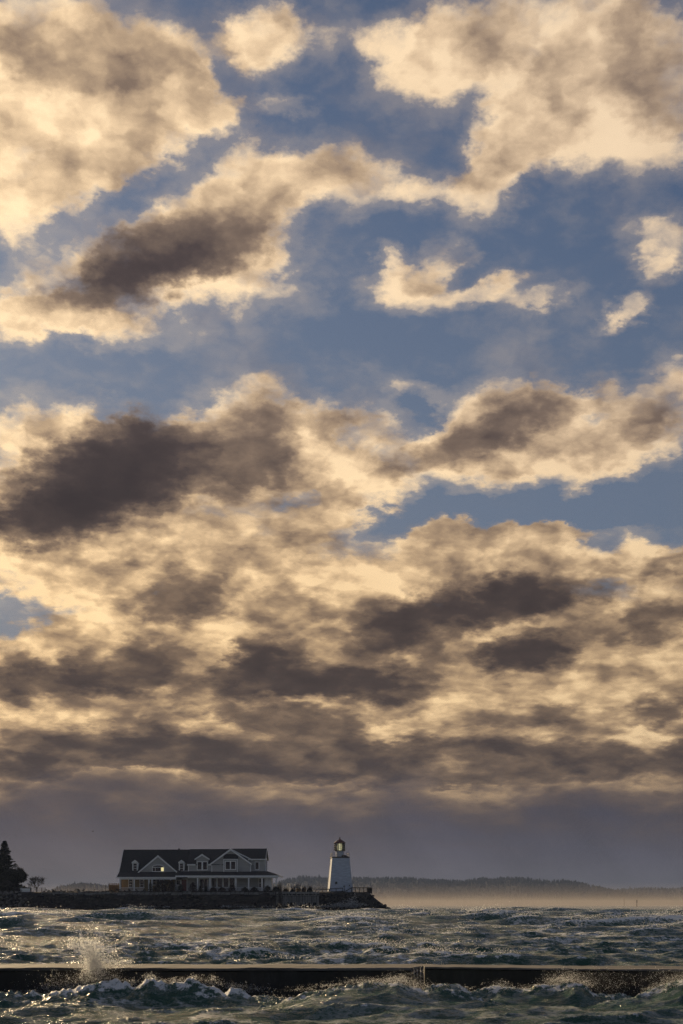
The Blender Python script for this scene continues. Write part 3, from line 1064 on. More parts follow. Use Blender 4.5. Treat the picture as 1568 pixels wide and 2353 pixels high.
gx, gz = hp(1068, 106, WY)
f0x, fz_ = hp(888, 238, WY)
f1x, _ = hp(1252, 240, WY)
cross_gable(gx, gz, f0x, f1x, fz_, WY - .25, 6.6, zf2 - .6, m_side)
for zx in (905, 1238):
    hwall('corner_board', hx(zx, WY) - .09, hx(zx, WY) + .09, zf2 - .3, fz_ - .25, WY - .30, WY - .255, m_white)

# right block, eave higher and set back
YB = 3.5
zb_, zbr = hz(196, YB), hz(106, 6.4)
xb0, xb1 = gx, hx(1362, 5)
pbk = [(YB - .35, zb_), (6.4, zbr), (9.6, zb_), (9.6, zb_ - .2), (6.4, zbr - .22), (YB - .35, zb_ - .2)]
MB().prism(pbk, xb0, xb1 + .25, 'x').build('roof', m_roof, house)
MB().box(hx(1215, YB), xb1 + .25, YB - .39, YB - .355, zb_ - .22, zb_ + .02).build('fascia', m_white, house)
hwall('upper_wall', hx(1180, YB), xb1, zf2 - .6, zb_ - .02, YB, 9.3)
MB().prism([(YB, zb_ - .1), (6.4, zbr - .25), (9.3, zb_ - .1)], xb1 - .25, xb1 + .002, 'x').build('gable_wall', m_side, house)
MB().prism([(YB - .38, zb_ + .01), (6.4, zbr + .02), (9.63, zb_ + .01), (9.63, zb_ - .2), (6.4, zbr - .28), (YB - .38, zb_ - .2)], xb1 + .253, xb1 + .30, 'x').build('rake_board', m_white, house)
# second white rake stepping down behind the big gable
q0, q1 = hp(1085, 115, WY + .7), hp(1252, 198, WY + .7)
MB().prism([(q0[0], q0[1]), (q1[0], q1[1]), (q1[0], q1[1] - .3), (q0[0], q0[1] - .3)], WY + .66, WY + .74, 'y').build('rake_board', m_white, house)

# left gable with the arched window
ax, az2 = hp(443, 163, WY)
f0, fzl = hp(270, 308, WY)
f1, _ = hp(612, 308, WY)
cross_gable(ax, az2, f0, f1, fzl, WY - .1, 6.0, fzl - .25, m_side, over=.2, board=.32)

# porch roofs on the right, hipped round the corner
zpe, zpt = hz(336, 0), hz(300, WY)
xp0, xp1 = hx(592, 0), hx(1478, 0)
xi = hx(1378, WY)
P8 = [(xp0, -.3, zpe), (xp1, -.3, zpe), (xp1, 9.0, zpe), (xp0, WY, zpt), (xi, WY, zpt), (xi, 8.0, zpt)]
mb = MB()
mb.add(P8 + [(x, y, z - .14) for x, y, z in P8], [(0, 1, 4, 3), (1, 2, 5, 4), (6, 9, 10, 7), (7, 10, 11, 8), (0, 6, 7, 1), (1, 7, 8, 2), (2, 8, 11, 5), (3, 4, 10, 9), (4, 5, 11, 10), (0, 3, 9, 6)])
mb.build('porch_roof', m_roof, house)
MB().box(xp0, xp1 + .05, -.35, -.303, zpe - .34, zpe - .02).build('fascia', m_white, house)
MB().box(xp1 + .003, xp1 + .05, -.30, 9.0, zpe - .34, zpe - .02).build('fascia', m_white, house)
MB().box(xp0 + .1, xp1 - .1, -.15, .12, zpe - .55, zpe - .345).build('porch_beam', m_white, house)
MB().box(hx(112, 0), hx(596, 0), -.12, .12, ze - .62, ze - .335).build('porch_beam', m_white, house)

# columns
for zx in (112, 233, 360, 386, 463, 486):
    x = hx(zx + 3, 0)
    MB().box(x - .13, x + .13, -.10, .11, 0.272, ze - .623).build('column', m_white, house)
for zx in (782, 888, 1110, 1220, 1335, 1457):
    x = hx(zx, 0)
    MB().box(x - .14, x + .14, -.12, .10, 0.272, zpe - .553).build('column', m_white, house)

# dormers: small gabled ones and the wide double one
def dormer(zx0, zx1, zya, zyf, zyb, y0, y1, over):
    x0, zb = hp(zx0, zyb, y0)
    x1, _ = hp(zx1, zyb, y0)
    xa, za = hp((zx0 + zx1) / 2, zya, y0)
    zf = hz(zyf, y0)
    d = MB().prism([(x0, zb - .1), (x1, zb - .1), (x1, zf - .06), (xa, za - .16), (x0, zf - .06)], y0, y1, 'y').build('dormer', m_side if zx1 - zx0 > 70 else m_white, house)
    MB().prism([(x0 - over, zf), (xa, za), (x1 + over, zf), (x1 + over, zf - .1), (xa, za - .12), (x0 - over, zf - .1)], y0 - .2, y1 + .8, 'y').build('dormer_roof', m_roof, d)
    for sx in (0, 1):
        fx = x0 - over - .02 if sx == 0 else x1 + over + .02
        MB().prism([(fx, zf + .04), (xa, za + .04), (xa, za - .36), (fx, zf - .26)], y0 - .24, y0 - .203, 'y').build('rake_board', m_white, d)


dormer(220, 268, 203, 223, 306, WY + .3, 5.0, .06)
dormer(620, 668, 203, 223, 306, WY + .3, 5.0, .06)
dormer(770, 871, 152, 195, 296, WY - .18, 5.2, .32)


# windows: a white frame (one part) with each pane behind it
def window(zx0, zx1, zy0, zy1, y, cols=1, rws=1, fw=.12, mull=.09, lit=None, doorlike=False):
    x0, z1 = hp(zx0, zy0, y)
    x1, z0 = hp(zx1, zy1, y)
    fr = MB()
    fr.box(x0, x1, y - .07, y + .03, z0, z0 + fw).box(x0, x1, y - .07, y + .03, z1 - fw, z1)
    fr.box(x0, x0 + fw, y - .068, y + .028, z0 + fw, z1 - fw).box(x1 - fw, x1, y - .068, y + .028, z0 + fw, z1 - fw)
    w = (x1 - x0 - 2 * fw - (cols - 1) * mull) / cols
    h = (z1 - z0 - 2 * fw - (rws - 1) * mull) / rws
    for c in range(1, cols):
        xx = x0 + fw + c * w + (c - 1) * mull
        fr.box(xx, xx + mull, y - .066, y + .026, z0 + fw, z1 - fw)
    for r_ in range(1, rws):
        zz = z0 + fw + r_ * h + (r_ - 1) * mull
        fr.box(x0 + fw, x1 - fw, y - .062, y + .022, zz, zz + mull)
    o = fr.build('glass_door' if doorlike else 'window', m_white, house)
    for c in range(cols):
        for r_ in range(rws):
            xx = x0 + fw + c * (w + mull)
            zz = z0 + fw + r_ * (h + mull)
            MB().box(xx - .02, xx + w + .02, y - .02, y + .0, zz - .02, zz + h + .02).build('pane', m_glowpane if lit == (c, r_) else m_glass, o)
    return o


window(224, 264, 228, 302, WY + .29, 1, 3, .14, .07)
window(624, 664, 228, 302, WY + .29, 1, 3, .14, .07)
window(775, 868, 215, 291, WY - .2, 2, 1, .15, .32)
# arched window
x0, z0 = hp(390, 305, WY - .1)
x1, zt = hp(496, 243, WY - .1)
xc, R_, zs = (x0 + x1) / 2, (x1 - x0) / 2, hz(267, WY)
arc = [(xc + R_ * math.cos(t), zs + (zt - zs) * math.sin(t)) for t in np.linspace(0, math.pi, 15)]
aw = MB().prism([(x1, z0), *arc, (x0, z0)][:1] + arc + [(x0, z0)], WY - .20, WY - .11, 'y').build('arched_window', m_white, house)
cell = (x1 - x0 - .30) / 4
zsp = hz(266, WY)
for i, (a, b) in enumerate(((0, 1), (1, 3), (3, 4))):
    xa_, xb_ = x0 + .12 + a * cell + .03 * i, x0 + .12 + b * cell + .03 * i
    MB().box(xa_ + .03, xb_ - .02, WY - .225, WY - .203, z0 + .16, zsp - .05).build('pane', m_glowpane if i == 2 else m_glass, aw)
ai = [(xc + (R_ - .2) * math.cos(t), zsp + .08 + (zt - zsp - .24) * math.sin(t)) for t in np.linspace(0, math.pi, 13)]
MB().prism(ai, WY - .224, WY - .204, 'y').build('pane', m_glass, aw)

# boxed bay under the big gable: white frame, skirt roof, double window
bx0, bz1 = hp(1003, 195, WY - .6)
bx1, bz0 = hp(1126, 305, WY - .6)
bay = MB().box(bx0, bx1, WY - .6, WY - .2, bz0, bz1).build('bay', m_side, house)
MB().box(bx0 - .05, bx1 + .05, WY - .68, WY - .603, bz1 - .16, bz1 + .02).build('trim', m_white, bay)
for xx in (bx0, bx1 - .16):
    MB().box(xx, xx + .16, WY - .66, WY - .603, bz0, bz1 - .163).build('trim', m_white, bay)
sk = [hp(1000, 193, WY - .75), hp(1130, 193, WY - .75), hp(1120, 152, WY - .27), hp(1030, 152, WY - .27)]
mb = MB()
mb.add([(sk[0][0], WY - .75, sk[0][1]), (sk[1][0], WY - .75, sk[1][1]), (sk[2][0] + .2, WY - .262, sk[2][1]), (sk[3][0] - .5, WY - .262, sk[3][1]),
        (sk[0][0], WY - .262, sk[0][1]), (sk[1][0], WY - .262, sk[1][1])], [(0, 1, 2, 3), (0, 4, 5, 1), (0, 3, 4), (1, 5, 2), (4, 3, 2, 5)])
mb.build('skirt_roof', m_roof, bay)
window(1016, 1112, 211, 288, WY - .61, 2, 1, .16, .26)
window(1273, 1312, 217, 288, YB, 1, 1, .14)
# right gable end: tall white boarded bay with window strip
xe, ze0 = hx(1370, 5), hz(304, 5)
eb = MB().box(xb1 + .003, xb1 + .22, 4.3, 7.0, ze0 - .3, hz(190, 5)).build('end_bay', m_white, house)
for k in range(4):
    MB().box(xb1 + .222, xb1 + .26, 4.5 + k * .62, 4.95 + k * .62, ze0 + .2, hz(205, 5)).build('pane', m_glass, eb)
# ground floor openings
window(186, 224, 365, 441, WY - .01, 1, 3, .13, .07)
window(283, 322, 365, 441, WY - .01, 1, 3, .13, .07)
window(395, 455, 362, 420, WY - .01, 2, 2, .10, .08)
window(797, 873, 361, 452, WY, 2, 1, .15, .1, doorlike=True)
for a, b in ((897, 946), (948, 997), (1000, 1051), (1053, 1103)):
    window(a, b, 353, 441, WY - .03, 1, 1, .15)
window(1306, 1332, 358, 446, WY + .01, 1, 2, .12, .1)
window(1340, 1356, 358, 446, WY + .01, 1, 1, .08)
eb = MB().box(hx(1362, WY), hx(1420, WY), 1.2, 4.0, .272, hz(349, 1.2)).build('board_screen', m_white, house)
for k in range(4):
    xx = hx(1366 + k * 13, 1.2)
    MB().box(xx, xx + .2, 1.17, 1.197, .4, hz(356, 1.2)).build('batten', m_white, eb)
# red door and little entry porch
dx0, dz1 = hp(640, 366, WY - .55)
dx1, _ = hp(692, 366, WY - .55)
hwall('entry_wall', hx(585, WY - .5), hx(770, WY - .5), 0.0, hz(352, WY), WY - .5, WY - .004, m_side)
dr = MB().box(dx0 + .1, dx1 - .12, WY - .56, WY - .503, .12, dz1 - .12).build('door', m_red, house)
MB().box(dx1 - .28, dx1 - .22, WY - .62, WY - .563, 1.1, 1.2).build('handle', m_white, dr)
fr = MB()
fr.box(dx0, dx0 + .1, WY - .6, WY - .503, .12, dz1).box(dx1 - .12, dx1, WY - .6, WY - .503, .12, dz1).box(dx0 + .1, dx1 - .12, WY - .598, WY - .503, dz1 - .118, dz1)
fr.build('door_frame', m_white, house)
window(598, 636, 374, 420, WY - .5, 1, 1, .1)
e0, e1 = hp(545, 375, .2), hp(586, 354, .2)
MB().prism([(e0[0], e0[1]), (e1[0], e1[1]), (hx(640, .2), e1[1] - .02), (hx(642, .2), e0[1] + .1), (hx(600, .2), e0[1] + .08), (e1[0], e1[1] - .22), (e0[0], e0[1] - .15)], .15, WY - .5, 'y').build('entry_hood', m_roof, house)
MB().bar((e0[0], .10, e0[1]), (e1[0], .10, e1[1]), .06, .18).build('rake_board', m_white, house)
# railings
def railing(zx0, zx1, z0, z1, y, gap):
    x0, x1 = hx(zx0, y), hx(zx1, y)
    r_ = MB().box(x0, x1, y - .04, y + .04, z1 - .07, z1).box(x0, x1, y - .03, y + .03, z0, z0 + .06).build('railing', m_white, house)
    n = int((x1 - x0) / gap)
    me = MB().box(-.025, .025, y - .02, y + .02, z0 + .063, z1 - .073).mesh('baluster', m_white)
    for k in range(1, n):
        put('baluster', me, r_).location = (x0 + (x1 - x0) * k / n, 0, 0)


railing(122, 232, .33, 1.0, 0.02, .2)
railing(241, 325, .33, 1.0, 0.02, .2)
railing(1120, 1216, .33, 1.0, 0.02, .24)
railing(1226, 1330, .33, 1.0, 0.02, .24)
# roof vent and downpipes
xv, zv = hp(623, 112, 6.6)
MB().box(xv - .15, xv + .15, 6.4, 6.7, zr - .3, zr + .22).build('roof_vent', m_roof, house)
for zx in (1380, 1472):
    xx = hx(zx, 0)
    MB().box(xx - .04, xx + .04, -.42, -.36, zpe - .9, zpe - .05).build('downpipe', m_white, house)
# ------------------------------------------------------------------ lighthouse
TY = 303.0
def lx(zx, Y=TY): return wx(631.6 + zx * .185, Y)
def lz(zy, Y=TY): return wz(1907.7 + zy * .185, Y)


m_tower = mat('white_shingle_tower', (.52, .58, .69), (.40, .45, .55), scale=1.2, rough=0.7, bump=0.01, stretch=(1, 1, 4))
m_black = mat('black_iron', (.02, .018, .018), (.035, .025, .02), scale=4, rough=0.5)
m_redroof = mat('dark_red_lantern_roof', (.10, .012, .012), (.06, .010, .010), scale=3, rough=0.45)
m_iron = mat('pale_rail_iron', (.45, .43, .40), (.25, .23, .2), scale=6, rough=0.5)
m_mull = mat('lantern_bars', (.07, .075, .05), (.04, .045, .03), scale=6, rough=0.5)
m_lens = mat('lamp_lens', (.85, .83, .68), (.66, .68, .56), scale=4, rough=0.1, trans=0.6, stretch=(1, 1, 5), emit=((.9, .88, .70), .16))  # faint emission added in place of light passing through the lens
m_lens_glow = mat('added_lens_glow', (.9, .85, .6), rough=0.1, emit=((1.0, .92, .68), .5))  # emission painted on for the bright strip in the lens


def pane_glass():
    m = bpy.data.materials.new('lantern_glass')
    m.use_nodes = True
    t = m.node_tree
    t.nodes.clear()
    g = t.nodes.new('ShaderNodeBsdfGlossy')
    g.inputs['Roughness'].default_value = 0.05
    tr = t.nodes.new('ShaderNodeBsdfTransparent')
    tr.inputs[0].default_value = (.97, .98, .93, 1)
    fr = t.nodes.new('ShaderNodeFresnel')
    fr.inputs[0].default_value = 1.5
    mx_ = t.nodes.new('ShaderNodeMixShader')
    o = t.nodes.new('ShaderNodeOutputMaterial')
    t.links.new(fr.outputs[0], mx_.inputs[0])
    t.links.new(tr.outputs[0], mx_.inputs[1])
    t.links.new(g.outputs[0], mx_.inputs[2])
    t.links.new(mx_.outputs[0], o.inputs[0])
    return m


m_lglass = pane_glass()
zb, zt_ = lz(752), lz(340)
lh = thing('lighthouse', (lx(803), TY, zb), 'white tapered wooden lighthouse with dark red lantern roof, on the rocky point', 'lighthouse', rz=math.radians(7))
Ht = zt_ - zb
q = math.sqrt(2)
hb, ht = 2.42, 1.76
MB().ring([(hb * q, -.4), ((hb - .02) * q, 0.0), (ht * q, Ht)], 4, math.pi / 4).build('tower', m_tower, lh)
# corner boards
for sx in (-1, 1):
    for sy in (-1, 1):
        MB().bar((sx * (hb + .012), sy * (hb + .012), 0), (sx * (ht + .012), sy * (ht + .012), Ht), .12).build('corner_board', m_tower, lh)
g0 = ht + .12
ga = MB().box(-g0, g0, -g0, g0, Ht + .003, Ht + .20).build('gallery_deck', m_black, lh)
MB().box(-g0 + .03, g0 - .03, -g0 + .03, g0 - .03, Ht + .203, Ht + .25).build('deck_boards', m_deckw, ga)
hatch = MB().prism([(.2, Ht + .253), (g0 - .1, Ht + .253), (.9, Ht + .62), (.35, Ht + .62)], -1.2, -.9, 'y').build('hatch', m_black, lh)
# gallery rail
hr0, hr1 = Ht + .25, Ht + 1.02
for ix in range(4):
    for iy in range(4):
        if ix in (0, 3) or iy in (0, 3):
            X_, Y_ = -g0 + .08 + ix * (2 * g0 - .16) / 3, -g0 + .08 + iy * (2 * g0 - .16) / 3
            MB().tube([(X_, Y_, hr0), (X_, Y_, hr1)], [.03, .03], 6).build('rail_post', m_iron, lh)
gr = MB()
for zz in (hr0 + .38, hr1):
    c = [(-g0 + .08, -g0 + .08, zz), (g0 - .08, -g0 + .08, zz), (g0 - .08, g0 - .08, zz), (-g0 + .08, g0 - .08, zz)]
    for a, b in zip(c, c[1:] + c[:1]):
        gr.bar(a, b, .045)
gr.build('gallery_rail', m_iron, lh)
# lantern room
zp = lz(254) - zb
MB().ring([(.86, Ht + .252), (.86, zp)], 8, math.pi / 8).build('lantern_base', m_tower, lh)
zl1 = lz(154) - zb
MB().ring([(1.12, zp + .003), (1.14, zp + .10)], 8, math.pi / 8).build('lantern_sill', m_mull, lh)
RL = 1.08
for k in range(8):
    a0, a1 = math.pi / 8 + k * math.pi / 4, math.pi / 8 + (k + 1) * math.pi / 4
    p0 = Vector((RL * math.cos(a0), RL * math.sin(a0), 0))
    p1 = Vector((RL * math.cos(a1), RL * math.sin(a1), 0))
    MB().bar(p0 + Vector((0, 0, zp + .103)), p0 + Vector((0, 0, zl1)), .085).build('lantern_post', m_mull, lh)
    mid = p0.lerp(p1, .5)
    bars = MB().bar(mid + Vector((0, 0, zp + .105)), mid + Vector((0, 0, zl1 - .01)), .04)
    for f_ in (.25, .5, .75):
        zz = zp + .1 + (zl1 - zp - .1) * f_
        bars.bar(p0 + Vector((0, 0, zz)), p1 + Vector((0, 0, zz)), .04)
    fr = bars.build('glazing_bars', m_mull, lh)
    n_ = mid.normalized() * .006
    for c_ in range(2):
        for r_ in range(4):
            qa, qb = p0.lerp(p1, c_ * .5 + .03), p0.lerp(p1, c_ * .5 + .47)
            za_, zb_2 = zp + .1 + (zl1 - zp - .1) * (r_ * .25 + .02), zp + .1 + (zl1 - zp - .1) * (r_ * .25 + .23)
            vs_ = [Vector((v.x, v.y, zz)) + s_ * n_ for s_ in (-1, 1) for v, zz in ((qa, za_), (qb, za_), (qb, zb_2), (qa, zb_2))]
            MB().add(vs_, [(0, 1, 2, 3), (7, 6, 5, 4), (0, 4, 5, 1), (1, 5, 6, 2), (2, 6, 7, 3), (3, 7, 4, 0)]).build('pane', m_lglass, fr)
prof = [(.05, zp + .12)]
for k in range(13):
    prof.append((.50 + .10 * (k % 2) - .15 * abs(k / 6 - 1) ** 2, zp + .2 + k * (zl1 - zp - .3) / 12))
prof.append((.05, zl1 - .06))
ln_ = MB().ring(prof, 16).build('lamp_lens', m_lens, lh, True)
for k in range(3):
    zc_ = zp + .42 + k * .46
    MB().ring([(.05, zc_ - .16), (.20, zc_ - .12), (.24, zc_), (.20, zc_ + .12), (.05, zc_ + .16)], 12, 0, -.05, -.42).build('lens_glow', m_lens_glow, ln_, True)  # added glowing discs, standing in for light gathered by the lens
zr1 = lz(101) - zb
rf = MB().ring([(1.0, zl1 + .003), (1.30, zl1 - .02), (1.31, zl1 + .04), (.70, zl1 + .52), (.16, zr1 - .05), (.10, zr1 + .1)], 8, math.pi / 8).build('lantern_roof', m_redroof, lh)
MB().ring([(.10, zr1 + .103), (.14, zr1 + .2), (.14, zr1 + .28), (.05, zr1 + .36), (.04, lz(76) - zb)], 8).build('finial', m_black, rf)
for sx in (-1, 1):
    for sy in (-1, 1):
        MB().bar((sx * (g0 - .1), sy * (g0 - .1), hr1 - .3), (sx * .84, sy * .84, zl1 - .01), .035).build('stay_rod', m_iron, lh)
# side fixture with lamps on the left of the lantern
fx = MB()
for k in range(4):
    fx.box(-1.28, -1.10, -.25, -.05, zp + .2 + k * .42, zp + .44 + k * .42)
fx.build('side_shutter', m_black, lh)
# window, lamp on the wall
def tow(zy):   # half width of the tower at that crop row
    h_ = (lz(zy) - zb) / Ht
    return hb + (ht - hb) * h_
zw = lz(649) - zb
xw = lx(741) - lx(803)
slope = math.atan((hb - ht) / Ht)
w_ = MB().box(-.30, .30, -.06, .06, -.32, .32).build('window', m_tower, lh)
w_.location = (xw, -tow(649) + .01, zw)
w_.rotation_euler = (-slope, 0, 0)
MB().box(-.24, .24, -.075, -.063, -.26, .26).build('pane', m_glass, w_)
wl = MB().ring([(.04, .12), (.10, .10), (.14, -.08), (.05, -.12)], 8).build('wall_lamp', m_black, lh)
wl.location = (lx(906) - lx(803), -tow(680) - .12, lz(680) - zb)

# ------------------------------------------------------------------ timber works round the lighthouse
m_timber = mat('weathered_timber', (.32, .31, .30), (.12, .115, .11), scale=2.0, rough=0.9, bump=0.02, stretch=(3, 3, .5))
m_dtimber = mat('dark_timber', (.050, .040, .033), (.025, .021, .018), scale=3.0, rough=0.85, stretch=(3, 3, .6))
DYk = 298.9
def fence(label, pts_top, h, npost, rails=(1.0, .45), mesh_bars=0, Y=DYk, wp=.14, m=None, cat='railing', name='wooden_railing'):
    """posts and rails following a line of crop points (top rail)"""
    m = m or m_dtimber
    top = [Vector((lx(a, Y), Y, lz(b, Y))) for a, b in pts_top]
    rt_ = thing(name, tuple(top[0] - Vector((0, 0, h))), label, cat)
    top = [t - Vector(rt_.location) for t in top]
    seg = [(b - a).length for a, b in zip(top, top[1:])]
    tot = sum(seg)
    def at(d):
        for s_, a, b in zip(seg, top, top[1:]):
            if d <= s_ + 1e-6:
                return a.lerp(b, d / s_)
            d -= s_
        return top[-1]
    for k in range(npost):
        t = at(tot * k / (npost - 1))
        MB().box(t.x - wp / 2, t.x + wp / 2, t.y - wp / 2, t.y + wp / 2, t.z - h, t.z - .05).build('post', m, rt_)
    for f_ in rails:
        for a, b in zip(top, top[1:]):
            MB().bar(a - Vector((0, .0, h * (1 - f_))), b - Vector((0, .0, h * (1 - f_))), .09, .15 if f_ == 1.0 else .11).build('rail', m, rt_)
    for k in range(mesh_bars):
        t = at(tot * (k + .5) / mesh_bars)
        MB().box(t.x - .02, t.x + .02, t.y - .02, t.y + .02, t.z - h + .1, t.z - .05).build('baluster', m, rt_)
    return rt_


fence('dark timber ramp railing rising towards the lighthouse from the left', [(505, 736), (840, 712)], .80, 5, (1.0, .18))
dk = fence('dark timber railing round the deck on the right of the lighthouse', [(948, 706), (1200, 708)], 1.18, 6, (1.0, .12), 22)
fence('timber stair rail running down the rocks from the deck', [(722, 838), (948, 708)], .5, 5, (1.0,), Y=297.6)
fence('thin pale rail behind the ramp, left of the tower', [(475, 713), (645, 713)], .7, 6, (1.0, .5), Y=304.5, wp=.07, m=m_timber)
b0 = MB().box(lx(905, DYk), lx(1202, DYk), DYk - .25, DYk + 4.5, lz(782, DYk), lz(773, DYk)).build('deck', m_timber)
tag(b0, 'pale edged timber deck beside the lighthouse', 'deck')
b0 = MB().prism([(lx(1140, DYk), lz(775, DYk) + .05), (lx(1200, DYk), lz(775, DYk) + .05), (lx(1200, DYk), lz(712, DYk)), (lx(1140, DYk), lz(712, DYk))], DYk + .6, DYk + .7, 'y').build('screen_panel', m_dtimber)
tag(b0, 'dark boarded screen at the right end of the lighthouse deck', 'panel')
b0 = MB().prism([(lx(500, DYk), lz(760, DYk)), (lx(845, DYk), lz(748, DYk)), (lx(905, DYk), lz(775, DYk)), (lx(905, DYk), lz(800, DYk)), (lx(500, DYk), lz(800, DYk))], DYk + .1, DYk + 2.4, 'y').build('ramp', m_dtimber)
tag(b0, 'dark timber ramp in front of the lighthouse', 'ramp')
# viewer on a stand by the stair head
vw = thing('viewing_scope', (lx(862, 299.5), 299.5, lz(765, 299.5)), 'small dark viewing scope on a stand before the lighthouse', 'scope')
MB().tube([(0.05, 0, -.1), (-.03, 0, .9), (-.06, 0, 1.2)], [.09, .045, .05], 6).build('stand', m_black, vw)
MB().bar((-.25, -.1, 1.25), (.12, .05, 1.33), .16, .18).build('scope_head', m_black, vw)

# crib wall of old timbers
CY = 297.2
cw = thing('timber_crib_wall', (lx(270, CY), CY, 0), 'old weathered grey timber crib wall between house and lighthouse', 'retaining wall')
ox = cw.location.x
zx = -2.0
while zx < 545:
    w = rng.uniform(9, 18)
    z1 = lz(798, CY) + rng.uniform(-.1, .02)
    z0 = rng.choice((.0, .2, .5, .9, 1.4)) if rng.random() < .75 else 1.9
    o = MB().box(0, (w - rng.uniform(1.5, 4)) * .185 / F * CY, -.12, .14, z0, z1).build('plank', m_timber, cw)
    o.location = (lx(zx, CY) - ox, rng.uniform(-.12, .12), 0)
    o.rotation_euler = (rng.uniform(-.02, .02), rng.uniform(-.03, .03), rng.uniform(-.1, .1))
    zx += w
for zy0, zy1, dy in ((758, 785, -.2), (797, 806, -.15)):
    zx = -5
    while zx < 545:
        w = rng.uniform(90, 170)
        MB().box(lx(zx, CY) - ox, lx(min(zx + w - 2, 547), CY) - ox, dy - .15, dy + .3, lz(zy1, CY) + rng.uniform(-.02, .02), lz(zy0, CY)).build('beam', m_timber, cw)
        zx += w
zx = 8
while zx < 540:
    MB().box(lx(zx, CY) - ox - .13, lx(zx, CY) - ox + .13, -.1, .15, lz(797.5, CY), lz(785.5, CY)).build('block', m_timber, cw)
    zx += rng.uniform(34, 60)
bk = MB().box(lx(-5, CY) - ox, lx(547, CY) - ox, .45, .8, -.5, lz(785, CY)).build('backing', m_bank, cw)
# broken spars fallen at its foot
for i, (a, b, c, d_, lab) in enumerate(((212, 880, 262, 945, 'broken pale timber leaning at the foot of the crib wall, left one'), (262, 925, 335, 952, 'broken pale timber lying low in the foam below the crib wall'),
                                        (440, 930, 505, 958, 'broken pale timber near the right end of the crib wall foot'), (100, 905, 170, 868, 'grey timber stub slanting up at the left foot of the crib wall'))):
    p0, p1 = Vector((lx(a, CY - .8), CY - .9, lz(a and b, CY - .8))), Vector((lx(c, CY - .8), CY - 1.0, lz(d_, CY - .8)))
    o = MB().bar((0, 0, 0), p1 - p0, .2, .22).build('fallen_timber', m_timber)
    o.location = p0
    tag(o, lab, 'timber')
# mooring posts standing before the crib wall
for zx, zy, lab in ((6, 745, 'dark mooring post at the left end of the timber crib wall, leftmost of three'), (50, 742, 'dark mooring post left of the crib wall, tallest and middle of three'), (72, 748, 'dark mooring post left of the crib wall, rightmost of three')):
    o = MB().box(-.11, .11, -.11, .11, 0, lz(zy, CY)).build('mooring_post', m_dtimber)
    o.location = (lx(zx, CY - .6), CY - .6, 0)
    tag(o, lab, 'post', 'mooring posts at the crib wall')
# ------------------------------------------------------------------ trees and shrubs
m_bark = mat('dark_bark', (.045, .036, .028), (.025, .02, .016), scale=5, rough=0.95)
m_twig = mat('bare_twigs', (.055, .048, .040), (.034, .029, .025), scale=3, rough=0.95)
m_gtwig = mat('grey_twigs', (.10, .092, .082), (.06, .055, .05), scale=3, rough=0.95)
m_rtwig = mat('reddish_shrub', (.060, .034, .026), (.030, .019, .016), scale=2, rough=0.95)
m_gold = mat('dry_grass', (.24, .17, .085), (.14, .10, .05), scale=3, rough=0.95, trans=.3)
m_needle = mat('spruce_needles', (.034, .044, .026), (.018, .026, .015), scale=2, rough=0.9)
m_leafy = mat('dark_foliage', (.034, .032, .016), (.018, .020, .011), scale=2, rough=0.9)
def tx(zx, Y): return wx(zx * .1727, Y)
def tz(zy, Y): return wz(1907.7 + zy * .1727, Y)


def spruce(label, x, y, z, h, r):
    t = thing('spruce_tree', (x, y, z), label, 'tree')
    MB().tube([(0, 0, -.3), (0.05, 0, h * .5), (0, 0, h * .99)], [.22, .13, .02], 7).build('trunk', m_bark, t)
    mb = MB()
    zz = h * .06
    while zz < h * .985:
        f_ = 1 - zz / h
        R = r * (f_ ** .8) * rng.uniform(.78, 1.12) + .08
        nb = max(4, int(5 + 7 * f_))
        a0 = rng.uniform(0, 6.28)
        for k in range(nb):
            a = a0 + k * 6.283 / nb + rng.uniform(-.25, .25)
            L_ = R * rng.uniform(.7, 1.15)
            droop = rng.uniform(-.25, .05) - .2 * f_
            n = max(6, int(L_ * 20))
            for q_ in range(n):
                u = ((q_ + rng.random()) / n) ** .7
                c = Vector((math.cos(a) * L_ * u, math.sin(a) * L_ * u, zz + droop * L_ * u + .18 * L_ * u * u))
                for s_ in range(3):
                    d = Vector((math.cos(a + rng.uniform(-1.2, 1.2)), math.sin(a + rng.uniform(-1.2, 1.2)), rng.uniform(-.7, .25))).normalized()
                    w_ = d.cross(Vector((rng.gauss(0, 1), rng.gauss(0, 1), rng.gauss(0, 1)))).normalized()
                    ln = rng.uniform(.2, .42)
                    mb.add([c - w_ * .075, c + w_ * .075, c + d * ln], [(0, 1, 2)])
        zz += rng.uniform(.16, .30) * (.6 + .6 * f_)
    mb.build('crown', m_needle, t)
    return t


